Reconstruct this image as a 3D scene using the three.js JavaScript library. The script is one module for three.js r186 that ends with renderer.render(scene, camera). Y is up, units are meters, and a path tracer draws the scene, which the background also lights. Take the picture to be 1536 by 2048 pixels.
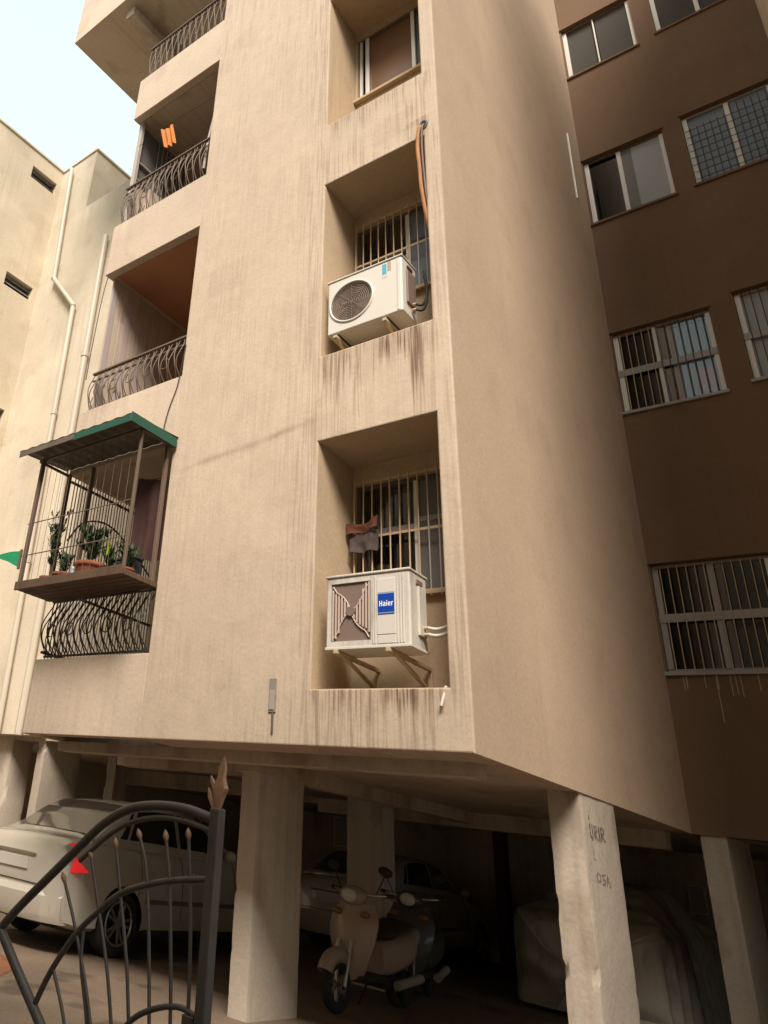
import * as THREE from 'three';
import { mergeGeometries, toCreasedNormals } from 'three/addons/utils/BufferGeometryUtils.js';
import { RoundedBoxGeometry } from 'three/addons/geometries/RoundedBoxGeometry.js';
import { Brush, Evaluator, SUBTRACTION, INTERSECTION } from 'three-bvh-csg';

// ---------------------------------------------------------------- camera, sky, sun, exposure
const scene = new THREE.Scene();
const PW = 1536, PH = 2048, FOC = 1541.709, CX = 263.35, CY = 899.17;      // focal length and optical centre measured from the vanishing points
const camera = new THREE.PerspectiveCamera(2 * Math.atan(PH / 2 / FOC) * 180 / Math.PI, PW / PH, 0.05, 400);
camera.position.set(2.262, 1.55, 5.6);
camera.rotation.order = 'YXZ';
camera.rotation.set(25.56025 * Math.PI / 180, 47.4866 * Math.PI / 180, 8.28407 * Math.PI / 180);
camera.setViewOffset(PW, PH, PW / 2 - CX, PH / 2 - CY, PW, PH);            // lens shift
camera.updateProjectionMatrix();

const renderer = new THREE.WebGLRenderer({ antialias: true });
renderer.toneMapping = THREE.LinearToneMapping;
renderer.toneMappingExposure = 1.95;
renderer.shadowMap.enabled = true;

{ // hazy bright sky: pale cyan above, whiter near the horizon
  const w = 128, h = 64, d = new Float32Array(w * h * 4);
  for (let j = 0; j < h; j++) for (let i = 0; i < w; i++) {
    const el = (j + 0.5) / h * 2 - 1, e = Math.max(0, el);                // texture row 0 is the bottom
    const k = Math.pow(1 - e, 2.2), o = (j * w + i) * 4;
    d[o] = 0.44 + 0.12 * k; d[o + 1] = 0.54 + 0.06 * k; d[o + 2] = 0.555 + 0.03 * k; d[o + 3] = 1;
  }
  const t = new THREE.DataTexture(d, w, h, THREE.RGBAFormat, THREE.FloatType);
  t.mapping = THREE.EquirectangularReflectionMapping; t.magFilter = THREE.LinearFilter; t.minFilter = THREE.LinearFilter; t.needsUpdate = true;
  scene.background = t; scene.environment = t;
}
const sun = new THREE.DirectionalLight(new THREE.Color(1, 0.89, 0.78), 3.5);
sun.position.set(-2 + 0.40 * 40, 4 + 0.74 * 40, -2 + 0.54 * 40); sun.target.position.set(-2, 4, -2);
sun.castShadow = true; sun.shadow.radius = 45; sun.shadow.mapSize.set(2048, 2048);
Object.assign(sun.shadow.camera, { left: -24, right: 24, top: 24, bottom: -24, near: 1, far: 120 });
scene.add(sun, sun.target);

// ---------------------------------------------------------------- helpers
let seed = 7;
const rnd = () => { seed = (seed * 1664525 + 1013904223) >>> 0; return seed / 4294967296; };
const rr = (a, b) => a + (b - a) * rnd();
const hash = (x, y, s) => { let n = Math.imul(x, 374761393) + Math.imul(y, 668265263) + Math.imul(s, 974634533); n = Math.imul(n ^ (n >>> 13), 1274126177); return ((n ^ (n >>> 16)) >>> 0) / 4294967296; };
function vnoise(x, y, s, px, py) {                                         // value noise, periodic in px, py
  const xi = Math.floor(x), yi = Math.floor(y), fx = x - xi, fy = y - yi, u = fx * fx * (3 - 2 * fx), v = fy * fy * (3 - 2 * fy);
  const m = (a, b) => ((a % b) + b) % b, X0 = m(xi, px), X1 = m(xi + 1, px), Y0 = m(yi, py), Y1 = m(yi + 1, py);
  const a = hash(X0, Y0, s), b = hash(X1, Y0, s), c = hash(X0, Y1, s), d = hash(X1, Y1, s);
  return (a + (b - a) * u) * (1 - v) + (c + (d - c) * u) * v;
}
function fbm(x, y, s, p, oct) { let r = 0, a = 0.5, t = 0; for (let k = 0; k < oct; k++) { r += a * vnoise(x, y, s + k, p, p); t += a; a *= 0.5; x *= 2; y *= 2; p *= 2; } return r / t; }
function tex(w, h, fn, srgb = true) {
  const d = new Uint8Array(w * h * 4), c = [0, 0, 0];
  for (let j = 0; j < h; j++) for (let i = 0; i < w; i++) {
    fn(i / w, j / h, c); const o = (j * w + i) * 4;
    for (let k = 0; k < 3; k++) d[o + k] = Math.max(0, Math.min(255, c[k] * 255)); d[o + 3] = 255;
  }
  const t = new THREE.DataTexture(d, w, h, THREE.RGBAFormat, THREE.UnsignedByteType);
  t.wrapS = t.wrapT = THREE.RepeatWrapping; t.magFilter = THREE.LinearFilter; t.minFilter = THREE.LinearMipmapLinearFilter; t.generateMipmaps = true;
  if (srgb) t.colorSpace = THREE.SRGBColorSpace; t.needsUpdate = true; return t;
}
const smooth = (a, b, x) => { const t = Math.max(0, Math.min(1, (x - a) / (b - a))); return t * t * (3 - 2 * t); };
const lin = (r, g, b) => new THREE.Color().setRGB(r, g, b);
// plaster: trowel blotches, fine grain, faint vertical rain marks (tiles every 4 m)
function plaster(s, blotch, streak, dirt) {
  return tex(512, 512, (u, v, c) => {
    let g = 0.9 + blotch * (fbm(u * 5, v * 5, s, 5, 5) - 0.5) + 0.05 * (vnoise(u * 256, v * 256, s + 9, 256, 256) - 0.5);
    const st = vnoise(u * 90, v * 3, s + 20, 90, 3) * vnoise(u * 9, v * 2, s + 31, 9, 2);
    g -= streak * Math.max(0, st - 0.3);
    const d = smooth(0.58, 0.78, fbm(u * 9, v * 7, s + 40, 9, 5)) * dirt;
    c[0] = g - d * 0.8; c[1] = g - d * 0.95; c[2] = g - d * 1.05;
  });
}
const grain = tex(512, 512, (u, v, c) => { c[0] = c[1] = c[2] = 0.5 * fbm(u * 64, v * 64, 3, 64, 3) + 0.5 * fbm(u * 9, v * 9, 5, 9, 4); }, false);
const rep = (t, r, rv = r) => { const c = t.clone(); c.repeat.set(r, rv); c.needsUpdate = true; return c; };
const P1 = plaster(11, 0.13, 0.10, 0.05), P2 = plaster(57, 0.16, 0.12, 0.12), P0 = plaster(93, 0.07, 0.04, 0.03), grainM = rep(grain, 0.5);
const mat = (color, o = {}) => new THREE.MeshStandardMaterial({ color, roughness: 0.9, ...o });
const wallMat = (c, t = P1, bump = 0.003) => mat(c, { map: rep(t, 0.25), bumpMap: grainM, bumpScale: bump, roughness: 0.95 });

// box-projected uv in metres
function uvm(g0) {
  const g = g0.index ? g0.toNonIndexed() : g0; if (!g.attributes.normal) g.computeVertexNormals();
  const p = g.attributes.position, n = g.attributes.normal, uv = new Float32Array(p.count * 2);
  for (let i = 0; i < p.count; i += 3) {
    const ax = Math.abs(n.getX(i) + n.getX(i + 1) + n.getX(i + 2)), ay = Math.abs(n.getY(i) + n.getY(i + 1) + n.getY(i + 2)), az = Math.abs(n.getZ(i) + n.getZ(i + 1) + n.getZ(i + 2));
    for (let k = i; k < i + 3; k++) {
      const x = p.getX(k), y = p.getY(k), z = p.getZ(k);
      uv[2 * k] = az >= ax && az >= ay ? x : ax >= ay ? z : x; uv[2 * k + 1] = ay > ax && ay > az ? z : y;
    }
  }
  g.setAttribute('uv', new THREE.BufferAttribute(uv, 2)); return g;
}
const strip = (g) => { const o = g.index ? g.toNonIndexed() : g; for (const k of Object.keys(o.attributes)) if (!['position', 'normal', 'uv'].includes(k)) o.deleteAttribute(k); if (!o.attributes.uv) o.setAttribute('uv', new THREE.BufferAttribute(new Float32Array(o.attributes.position.count * 2), 2)); return o; };
const merge = (l) => l.length === 1 ? strip(l[0]) : mergeGeometries(l.map(strip));
const bx = (x0, x1, y0, y1, z0, z1) => { const g = new THREE.BoxGeometry(x1 - x0, y1 - y0, z1 - z0); g.translate((x0 + x1) / 2, (y0 + y1) / 2, (z0 + z1) / 2); return uvm(g); };
const rb = (x0, x1, y0, y1, z0, z1, r = 0.01, s = 2) => { const g = new RoundedBoxGeometry(x1 - x0, y1 - y0, z1 - z0, s, Math.min(r, (x1 - x0) / 2.01, (y1 - y0) / 2.01, (z1 - z0) / 2.01)); g.translate((x0 + x1) / 2, (y0 + y1) / 2, (z0 + z1) / 2); return uvm(g); };
const V = (x, y, z) => new THREE.Vector3(x, y, z);
const tube = (pts, r, seg = 12, rad = 6, closed = false) => new THREE.TubeGeometry(new THREE.CatmullRomCurve3(pts.map((p) => V(...p)), closed, 'centripetal'), seg, r, rad, closed);
const bar = (a, b, r, rad = 6) => { const A = V(...a), B = V(...b), g = new THREE.CylinderGeometry(r, r, A.distanceTo(B), rad); g.applyQuaternion(new THREE.Quaternion().setFromUnitVectors(V(0, 1, 0), B.clone().sub(A).normalize())); g.translate((a[0] + b[0]) / 2, (a[1] + b[1]) / 2, (a[2] + b[2]) / 2); return g; };
function obj(name, geos, m, parent = scene) {
  const o = new THREE.Mesh(merge([].concat(geos)), m); o.name = name; o.castShadow = o.receiveShadow = true; parent.add(o); return o;
}
const used = {};
const numbered = (n) => { used[n] = (used[n] ?? -1) + 1; return used[n] ? n + '_' + String(used[n]).padStart(3, '0') : n; };
function thing(name, label, category, pos = [0, 0, 0], turn = 0, group) {
  const o = new THREE.Group(); o.name = numbered(name); o.position.set(...pos); o.rotation.y = turn; o.userData = { label, category }; if (group) o.userData.group = group; scene.add(o); return o;
}
function tag(o, label, category, group) { o.name = numbered(o.name); o.userData = { label, category }; if (group) o.userData.group = group; return o; }
const part = (name, parent) => { const g = new THREE.Group(); g.name = name; parent.add(g); return g; };
// closed loft through loops of equal length
function loft(loops, crease = 0.6) {
  const n = loops[0].length, v = [], tri = (a, b, c) => v.push(...a, ...b, ...c);
  for (let i = 0; i + 1 < loops.length; i++) for (let j = 0; j < n; j++) {
    const a = loops[i][j], b = loops[i][(j + 1) % n], c = loops[i + 1][(j + 1) % n], d = loops[i + 1][j]; tri(a, b, c); tri(a, c, d);
  }
  for (const [L, f] of [[loops[0], 1], [loops.at(-1), 0]]) { const m = [0, 1, 2].map((k) => L.reduce((s, p) => s + p[k], 0) / n); for (let j = 0; j < n; j++) f ? tri(m, L[(j + 1) % n], L[j]) : tri(m, L[j], L[(j + 1) % n]); }
  const g = new THREE.BufferGeometry(); g.setAttribute('position', new THREE.Float32BufferAttribute(v, 3)); g.computeVertexNormals();
  return uvm(toCreasedNormals(g, crease));
}
// hanging cloth of real thickness, folds along its width
function cloth(w, h, folds, amp, t = 0.006, sag = 0.02) {
  const nx = 26, ny = 14, pt = (i, j, s) => { const u = i / nx, q = j / ny, k = 0.35 + 0.65 * q; return [(u - 0.5) * w * (1 - 0.05 * q), -q * h - sag * Math.sin(u * 3.1) * (1 - q) - 0.03 * h * vnoise(u * 5, 3, 8, 50, 50) * q, amp * k * Math.sin(u * folds * 6.283 + q * 0.8) + amp * (vnoise(u * 6, q * 3, 4, 50, 50) - 0.5) + s * t / 2]; };
  const v = [], tri = (a, b, c) => v.push(...a, ...b, ...c);
  for (const s of [1, -1]) for (let i = 0; i < nx; i++) for (let j = 0; j < ny; j++) { const a = pt(i, j, s), b = pt(i + 1, j, s), c = pt(i + 1, j + 1, s), d = pt(i, j + 1, s); if (s > 0) { tri(a, c, b); tri(a, d, c); } else { tri(a, b, c); tri(a, c, d); } }
  const rim = []; for (let i = 0; i <= nx; i++) rim.push([i, 0]); for (let j = 1; j <= ny; j++) rim.push([nx, j]); for (let i = nx - 1; i >= 0; i--) rim.push([i, ny]); for (let j = ny - 1; j > 0; j--) rim.push([0, j]);
  rim.forEach(([i, j], k) => { const [i2, j2] = rim[(k + 1) % rim.length], a = pt(i, j, 1), b = pt(i2, j2, 1), c = pt(i2, j2, -1), d = pt(i, j, -1); tri(a, b, c); tri(a, c, d); });
  const g = new THREE.BufferGeometry(); g.setAttribute('position', new THREE.Float32BufferAttribute(v, 3)); g.computeVertexNormals(); return uvm(toCreasedNormals(g, 0.9));
}

// ---------------------------------------------------------------- materials
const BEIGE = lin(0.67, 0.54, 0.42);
const facadeTex = tex(768, 2048, (u, v, c) => {                            // 3.2 m x 11.8 m of wall, copied stains where the photograph has them
  const x = -3.2 + u * 3.2, y = 2.2 + v * 11.8;
  let g = 0.89 + 0.06 * (fbm(u * 4, v * 14, 71, 64, 5) - 0.5) + 0.05 * (vnoise(u * 384, v * 1024, 5, 4096, 4096) - 0.5) + 0.05 * (fbm(u * 30, v * 110, 15, 4096, 3) - 0.5);
  const comb = vnoise(u * 230, v * 24, 81, 4096, 4096) * 0.55 + vnoise(u * 384, v * 40, 83, 4096, 4096) * 0.45;
  let d = 0;
  const rain = (x0, x1, yt, len, a) => { if (x > x0 - 0.08 && x < x1 + 0.06 && y < yt && y > yt - len * 1.5) { const e = smooth(x0 - 0.08, x0 + 0.05, x) * (1 - smooth(x1 - 0.04, x1 + 0.06, x)); const reach = len * (0.25 + 1.1 * vnoise(x * 26, 1, 91, 4096, 9) * vnoise(x * 7, 4, 95, 4096, 9) * 1.7); const k = 1 - smooth(reach * 0.25, reach, yt - y); d += 0.48 * a * e * k * (0.25 + 0.9 * smooth(0.35, 0.75, comb)); } };
  rain(-1.27, -0.14, 5.915, 0.95, 0.42); rain(-0.62, -0.3, 5.915, 1.1, 0.55); rain(-1.3, -0.15, 2.70, 0.55, 0.36); rain(-0.62, -0.42, 2.7, 0.6, 0.45); rain(-1.24, -0.1, 9.14, 0.6, 0.22); rain(-0.3, -0.05, 8.5, 0.7, 0.35);
  rain(-3.2, -0.02, 13.6, 2.0, 0.1); 
  const nearN = smooth(-1.75, -1.35, x) ; d += (0.4 + 0.7 * nearN) * 0.09 * smooth(0.35, 0.8, comb) * (0.35 + smooth(0.35, 0.7, fbm(u * 5, v * 16, 33, 64, 4))) ;
  const seam = 5.12 + (x + 2.3) * 0.09 + 0.03 * (fbm(u * 8, 1, 44, 64, 3) - 0.5); d += 0.13 * Math.exp(-Math.pow((y - seam) / 0.035, 2)) * smooth(-3.15, -2.6, x) * (1 - smooth(-1.6, -1.2, x)) * (0.4 + fbm(u * 20, v * 60, 8, 4096, 3));
  d += 0.03 * smooth(0.6, 0.8, fbm(u * 6, v * 22, 59, 64, 5));
  const crack = (x0, y0, y1, w, sd) => { if (y > y0 && y < y1) { const cx = x0 + 0.16 * (fbm(y * 1.6, 1, sd, 999, 5) - 0.5) + w * (y - y0); d += 0.2 * Math.exp(-Math.pow((x - cx) / 0.004, 2)) * smooth(0, 0.2, Math.min(y - y0, y1 - y)); } };
  crack(-1.36, 8.3, 9.1, -0.06, 301); crack(-0.9, 5.0, 5.9, 0.05, 341); crack(-0.45, 2.25, 2.7, 0.02, 351);
  const patch = (a, b, c0, c1, k) => { const e = 0.03 * (fbm(u * 14, v * 50, 77, 999, 3) - 0.5); d += k * smooth(a - 0.01, a + 0.02, x + e) * (1 - smooth(b - 0.02, b + 0.01, x + e)) * smooth(c0 - 0.01, c0 + 0.02, y + e) * (1 - smooth(c1 - 0.02, c1 + 0.01, y + e)); };
  patch(-2.9, -2.3, 7.3, 7.75, 0.025); patch(-2.0, -1.55, 4.0, 4.35, -0.025); patch(-0.7, -0.2, 8.4, 8.75, 0.03);
  c[0] = g - d * 0.75; c[1] = g * 0.995 - d * 0.86; c[2] = g * 0.985 - d * 0.92;
});
facadeTex.repeat.set(1 / 3.2, 1 / 11.8); facadeTex.offset.set(1, -2.2 / 11.8);
const M = {
  facade: mat(BEIGE, { map: facadeTex, bumpMap: grainM, bumpScale: 0.003, roughness: 0.95 }),
  beige: wallMat(BEIGE), beige2: wallMat(lin(0.60, 0.485, 0.375), P2), column: wallMat(lin(0.60, 0.515, 0.42), P2, 0.005),
  flank: wallMat(lin(0.61, 0.46, 0.33), P0, 0.002), brown: wallMat(lin(0.20, 0.122, 0.072), P0, 0.002), cream: wallMat(lin(0.74, 0.635, 0.475), P1), cream2: wallMat(lin(0.70, 0.61, 0.475), P1),
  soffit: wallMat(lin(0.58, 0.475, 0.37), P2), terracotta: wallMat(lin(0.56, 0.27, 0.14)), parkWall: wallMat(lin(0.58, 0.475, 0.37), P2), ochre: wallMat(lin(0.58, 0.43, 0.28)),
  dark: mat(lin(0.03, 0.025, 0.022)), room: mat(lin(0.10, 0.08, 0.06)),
  alu: mat(lin(0.62, 0.58, 0.53), { roughness: 0.38, metalness: 0.35 }), whiteFrame: mat(lin(0.66, 0.62, 0.56), { roughness: 0.45 }), darkFrame: mat(lin(0.10, 0.075, 0.06), { roughness: 0.6 }),
  glass: new THREE.MeshPhysicalMaterial({ color: 0xffffff, transmission: 1, thickness: 0, roughness: 0.02, ior: 1.5 }),
  tint: new THREE.MeshPhysicalMaterial({ color: lin(0.30, 0.27, 0.24), transmission: 1, thickness: 0, roughness: 0.03, ior: 1.5 }),
  darkPane: mat(lin(0.06, 0.054, 0.048), { roughness: 0.95 }), film: mat(lin(0.30, 0.30, 0.30), { roughness: 0.5 }), filmDark: mat(lin(0.13, 0.12, 0.11), { roughness: 0.55 }), blueFilm: mat(lin(0.15, 0.17, 0.20), { roughness: 0.45 }),
  tanBar: mat(lin(0.52, 0.38, 0.23), { roughness: 0.55 }), greyBar: mat(lin(0.30, 0.27, 0.25), { roughness: 0.5 }), blackBar: mat(lin(0.045, 0.036, 0.031), { roughness: 0.5 }), brownBar: mat(lin(0.13, 0.088, 0.062), { roughness: 0.6 }), mauveBar: mat(lin(0.42, 0.35, 0.32), { roughness: 0.6 }),
  white: mat(lin(0.72, 0.67, 0.59), { roughness: 0.5, map: rep(P2, 0.5) }), white2: mat(lin(0.62, 0.58, 0.52), { roughness: 0.5 }), taupe: mat(lin(0.19, 0.135, 0.11), { roughness: 0.6 }), pinkFin: mat(lin(0.52, 0.40, 0.34), { roughness: 0.5 }),
  blue: mat(lin(0.012, 0.075, 0.38), { roughness: 0.35 }), cyan: mat(lin(0.09, 0.36, 0.52), { roughness: 0.4 }), peel: mat(lin(0.42, 0.30, 0.19)), copperWrap: mat(lin(0.52, 0.23, 0.09), { roughness: 0.75, map: rep(P2, 2) }),
  bracket: mat(lin(0.46, 0.36, 0.22), { roughness: 0.6 }), pvc: mat(lin(0.66, 0.59, 0.48), { roughness: 0.45, map: rep(P2, 0.5) }), pvcGrey: mat(lin(0.34, 0.30, 0.26), { roughness: 0.6 }), rubber: mat(lin(0.02, 0.02, 0.02), { roughness: 0.8 }),
  green: mat(lin(0.010, 0.075, 0.048), { roughness: 0.6 }), brightGreen: mat(lin(0.005, 0.26, 0.11), { roughness: 0.6 }), tin: mat(lin(0.15, 0.12, 0.095), { roughness: 0.7, map: rep(P2, 1) }), wood: mat(lin(0.13, 0.075, 0.045), { roughness: 0.8, map: rep(P2, 0.7) }),
  maroon: mat(lin(0.06, 0.026, 0.022), { roughness: 1 }), redBrown: mat(lin(0.12, 0.042, 0.025), { roughness: 1 }), greyCloth: mat(lin(0.075, 0.055, 0.05), { roughness: 1 }), orange: mat(lin(0.50, 0.18, 0.045), { roughness: 1 }), curtain: mat(lin(0.30, 0.27, 0.25), { roughness: 1 }), blueCurtain: mat(lin(0.13, 0.135, 0.145), { roughness: 1 }), pinkCurtain: mat(lin(0.28, 0.10, 0.08), { roughness: 1 }),
  pot: mat(lin(0.36, 0.12, 0.05), { roughness: 0.85, map: rep(P2, 1.5) }), potDark: mat(lin(0.28, 0.08, 0.045), { roughness: 0.85, map: rep(P2, 1.5) }), soilM: mat(lin(0.06, 0.04, 0.03)), leaf: mat(lin(0.03, 0.06, 0.02), { roughness: 0.6 }), leaf2: mat(lin(0.05, 0.075, 0.03), { roughness: 0.6 }), lime: mat(lin(0.40, 0.55, 0.01), { roughness: 0.5 }), stem: mat(lin(0.08, 0.06, 0.03)),
  rustGold: mat(lin(0.30, 0.16, 0.09), { roughness: 0.55, map: rep(P2, 3) }), gateIron: mat(lin(0.06, 0.048, 0.041), { roughness: 0.5, map: rep(P2, 1.5) }),
  plastic: mat(lin(0.55, 0.52, 0.46), { roughness: 0.4 })
};

// ---------------------------------------------------------------- ground
const GY = 0.15;
const groundTex = tex(1024, 1024, (u, v, c) => { const g = 0.82 + 0.35 * (fbm(u * 6, v * 6, 201, 6, 6) - 0.5) + 0.10 * (vnoise(u * 512, v * 512, 3, 512, 512) - 0.5) - 0.18 * smooth(0.6, 0.75, fbm(u * 11, v * 11, 212, 11, 4)); c[0] = g; c[1] = g * 0.985; c[2] = g * 0.965; });
{
  const g = new THREE.PlaneGeometry(300, 300); g.rotateX(-Math.PI / 2); g.translate(0, GY, 0);
  const o = obj('ground', uvm(g), mat(lin(0.27, 0.20, 0.145), { map: rep(groundTex, 1 / 6), bumpMap: rep(grain, 0.4), bumpScale: 0.012, roughness: 0.95 })); o.userData = { kind: 'structure', label: 'dusty brown concrete yard and parking floor', category: 'ground' };
  const s = new THREE.Shape(); for (let k = 0; k < 40; k++) { const a = k / 40 * 6.283, r = 1 + 0.12 * Math.sin(3 * a) + 0.1 * (vnoise(k * 0.5, 0, 5, 20, 9) - 0.5); const x = -5.15 + 1.15 * r * Math.cos(a), z = 0.75 + 0.95 * r * Math.sin(a); k ? s.lineTo(x, -z) : s.moveTo(x, -z); }
  const e = new THREE.ExtrudeGeometry(s, { depth: 0.02, bevelEnabled: true, bevelSize: 0.05, bevelThickness: 0.02, bevelSegments: 2 }); e.rotateX(-Math.PI / 2); e.translate(0, GY - 0.02, 0);
  const so = obj('soil_bed', uvm(e), mat(lin(0.36, 0.15, 0.07), { map: rep(groundTex, 0.5), bumpMap: rep(grain, 1.2), bumpScale: 0.03, roughness: 1 })); so.userData = { kind: 'structure', label: 'patch of orange red earth beside the gate', category: 'soil' };
}

// ---------------------------------------------------------------- main apartment building
const SOF = 2.27, FH = 3.22, TOP = 19;
const bld = thing('apartment_building', 'beige plastered apartment block on open parking columns with recessed windows', 'building');
const NX0 = -1.3, NX1 = -0.15, niche = [[2.705, 4.98], [5.925, 8.22], [9.155, 11.45], [12.375, 14.67], [15.595, 17.89]];
{
  const s = new THREE.Shape([[-3.17, SOF], [0, SOF], [0, TOP], [-3.17, TOP]].map((p) => new THREE.Vector2(...p)));
  for (const [a, b] of niche) s.holes.push(new THREE.Path([[NX0, a], [NX0, b], [NX1, b], [NX1, a]].map((p) => new THREE.Vector2(...p))));
  const g = new THREE.ExtrudeGeometry(s, { depth: 0.63, bevelEnabled: true, bevelSize: 0.012, bevelOffset: -0.012, bevelThickness: 0.01, bevelSegments: 2 }); g.translate(0, 0, -0.64);
  const grp = g.groups.map((q) => ({ ...q })); const u = uvm(g); u.clearGroups(); for (const q of grp) u.addGroup(q.start, q.count, q.materialIndex);
  const o = new THREE.Mesh(u, [M.facade, M.facade]); o.name = 'front_wall'; o.castShadow = o.receiveShadow = true; bld.add(o);
}
obj('flank_wall', [bx(-0.25, 0, SOF, TOP, -6.0, -0.64), bx(0.0005, 0.005, SOF, TOP, -6.0, -0.013)], M.flank, bld);
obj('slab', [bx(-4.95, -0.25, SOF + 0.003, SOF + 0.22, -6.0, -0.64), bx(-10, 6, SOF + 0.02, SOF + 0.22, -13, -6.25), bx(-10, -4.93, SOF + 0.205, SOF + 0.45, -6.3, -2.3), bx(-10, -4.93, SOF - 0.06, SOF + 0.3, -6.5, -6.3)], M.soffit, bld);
obj('back_wall', [bx(-3.17, -0.25, SOF + 0.22, TOP, -6.0, -5.8)], M.beige, bld);
obj('side_wall', [bx(-4.95, -4.80, SOF + 0.22, TOP, -6.0, -1.75)], M.beige2, bld);
obj('roof_slab', [bx(-4.95, 0.1, TOP, TOP + 0.2, -6, 0.1)], M.beige, bld);
obj('parking_wall', [bx(-10, 6, GY - 0.1, SOF + 0.02, -11.2, -11.0), bx(4, 4.2, GY - 0.1, SOF + 0.02, -11, -6.3)], M.parkWall, bld);
obj('courtyard_infill', [bx(-0.25, 0.0, SOF + 0.22, TOP, -13, -6.3)], M.brown, bld);

// windows ---------------------------------------------------------
// opening x0..x1, y0..y1 in a wall that faces +z at depth z
function room(parent, x0, x1, y0, y1, z, d = 1.6, m = M.room) { x0 += 0.28; x1 -= 0.28; y0 += 0.28; y1 -= 0.28; obj('room', [bx(x0 - 0.3, x1 + 0.3, y0 - 0.3, y1 + 0.3, z - d - 0.05, z - d), bx(x0 - 0.35, x0 - 0.3, y0 - 0.3, y1 + 0.3, z - d, z - 0.02), bx(x1 + 0.3, x1 + 0.35, y0 - 0.3, y1 + 0.3, z - d, z - 0.02), bx(x0 - 0.3, x1 + 0.3, y1 + 0.3, y1 + 0.35, z - d, z - 0.02), bx(x0 - 0.3, x1 + 0.3, y0 - 0.35, y0 - 0.3, z - d, z - 0.02)], m, parent); }
function frame(parent, name, x0, x1, y0, y1, z0, z1, t, m) { return obj(name, [rb(x0, x1, y1 - t, y1, z0, z1, 0.006), rb(x0, x1, y0, y0 + t, z0, z1, 0.006), rb(x0, x0 + t, y0 + t - 0.004, y1 - t + 0.004, z0 + 0.001, z1 - 0.001, 0.006), rb(x1 - t, x1, y0 + t - 0.004, y1 - t + 0.004, z0 + 0.001, z1 - 0.001, 0.006)], m, parent); }
function holeWall(parent, name, x0, x1, y0, y1, holes, z, t, m) {
  const s = new THREE.Shape([[x0, y0], [x1, y0], [x1, y1], [x0, y1]].map((p) => new THREE.Vector2(...p)));
  for (const [a, b, c, d] of holes) s.holes.push(new THREE.Path([[a, c], [a, d], [b, d], [b, c]].map((p) => new THREE.Vector2(...p))));
  const g = new THREE.ExtrudeGeometry(s, { depth: t, bevelEnabled: false }); g.translate(0, 0, z - t); return obj(name, uvm(g), m, parent);
}
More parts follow.
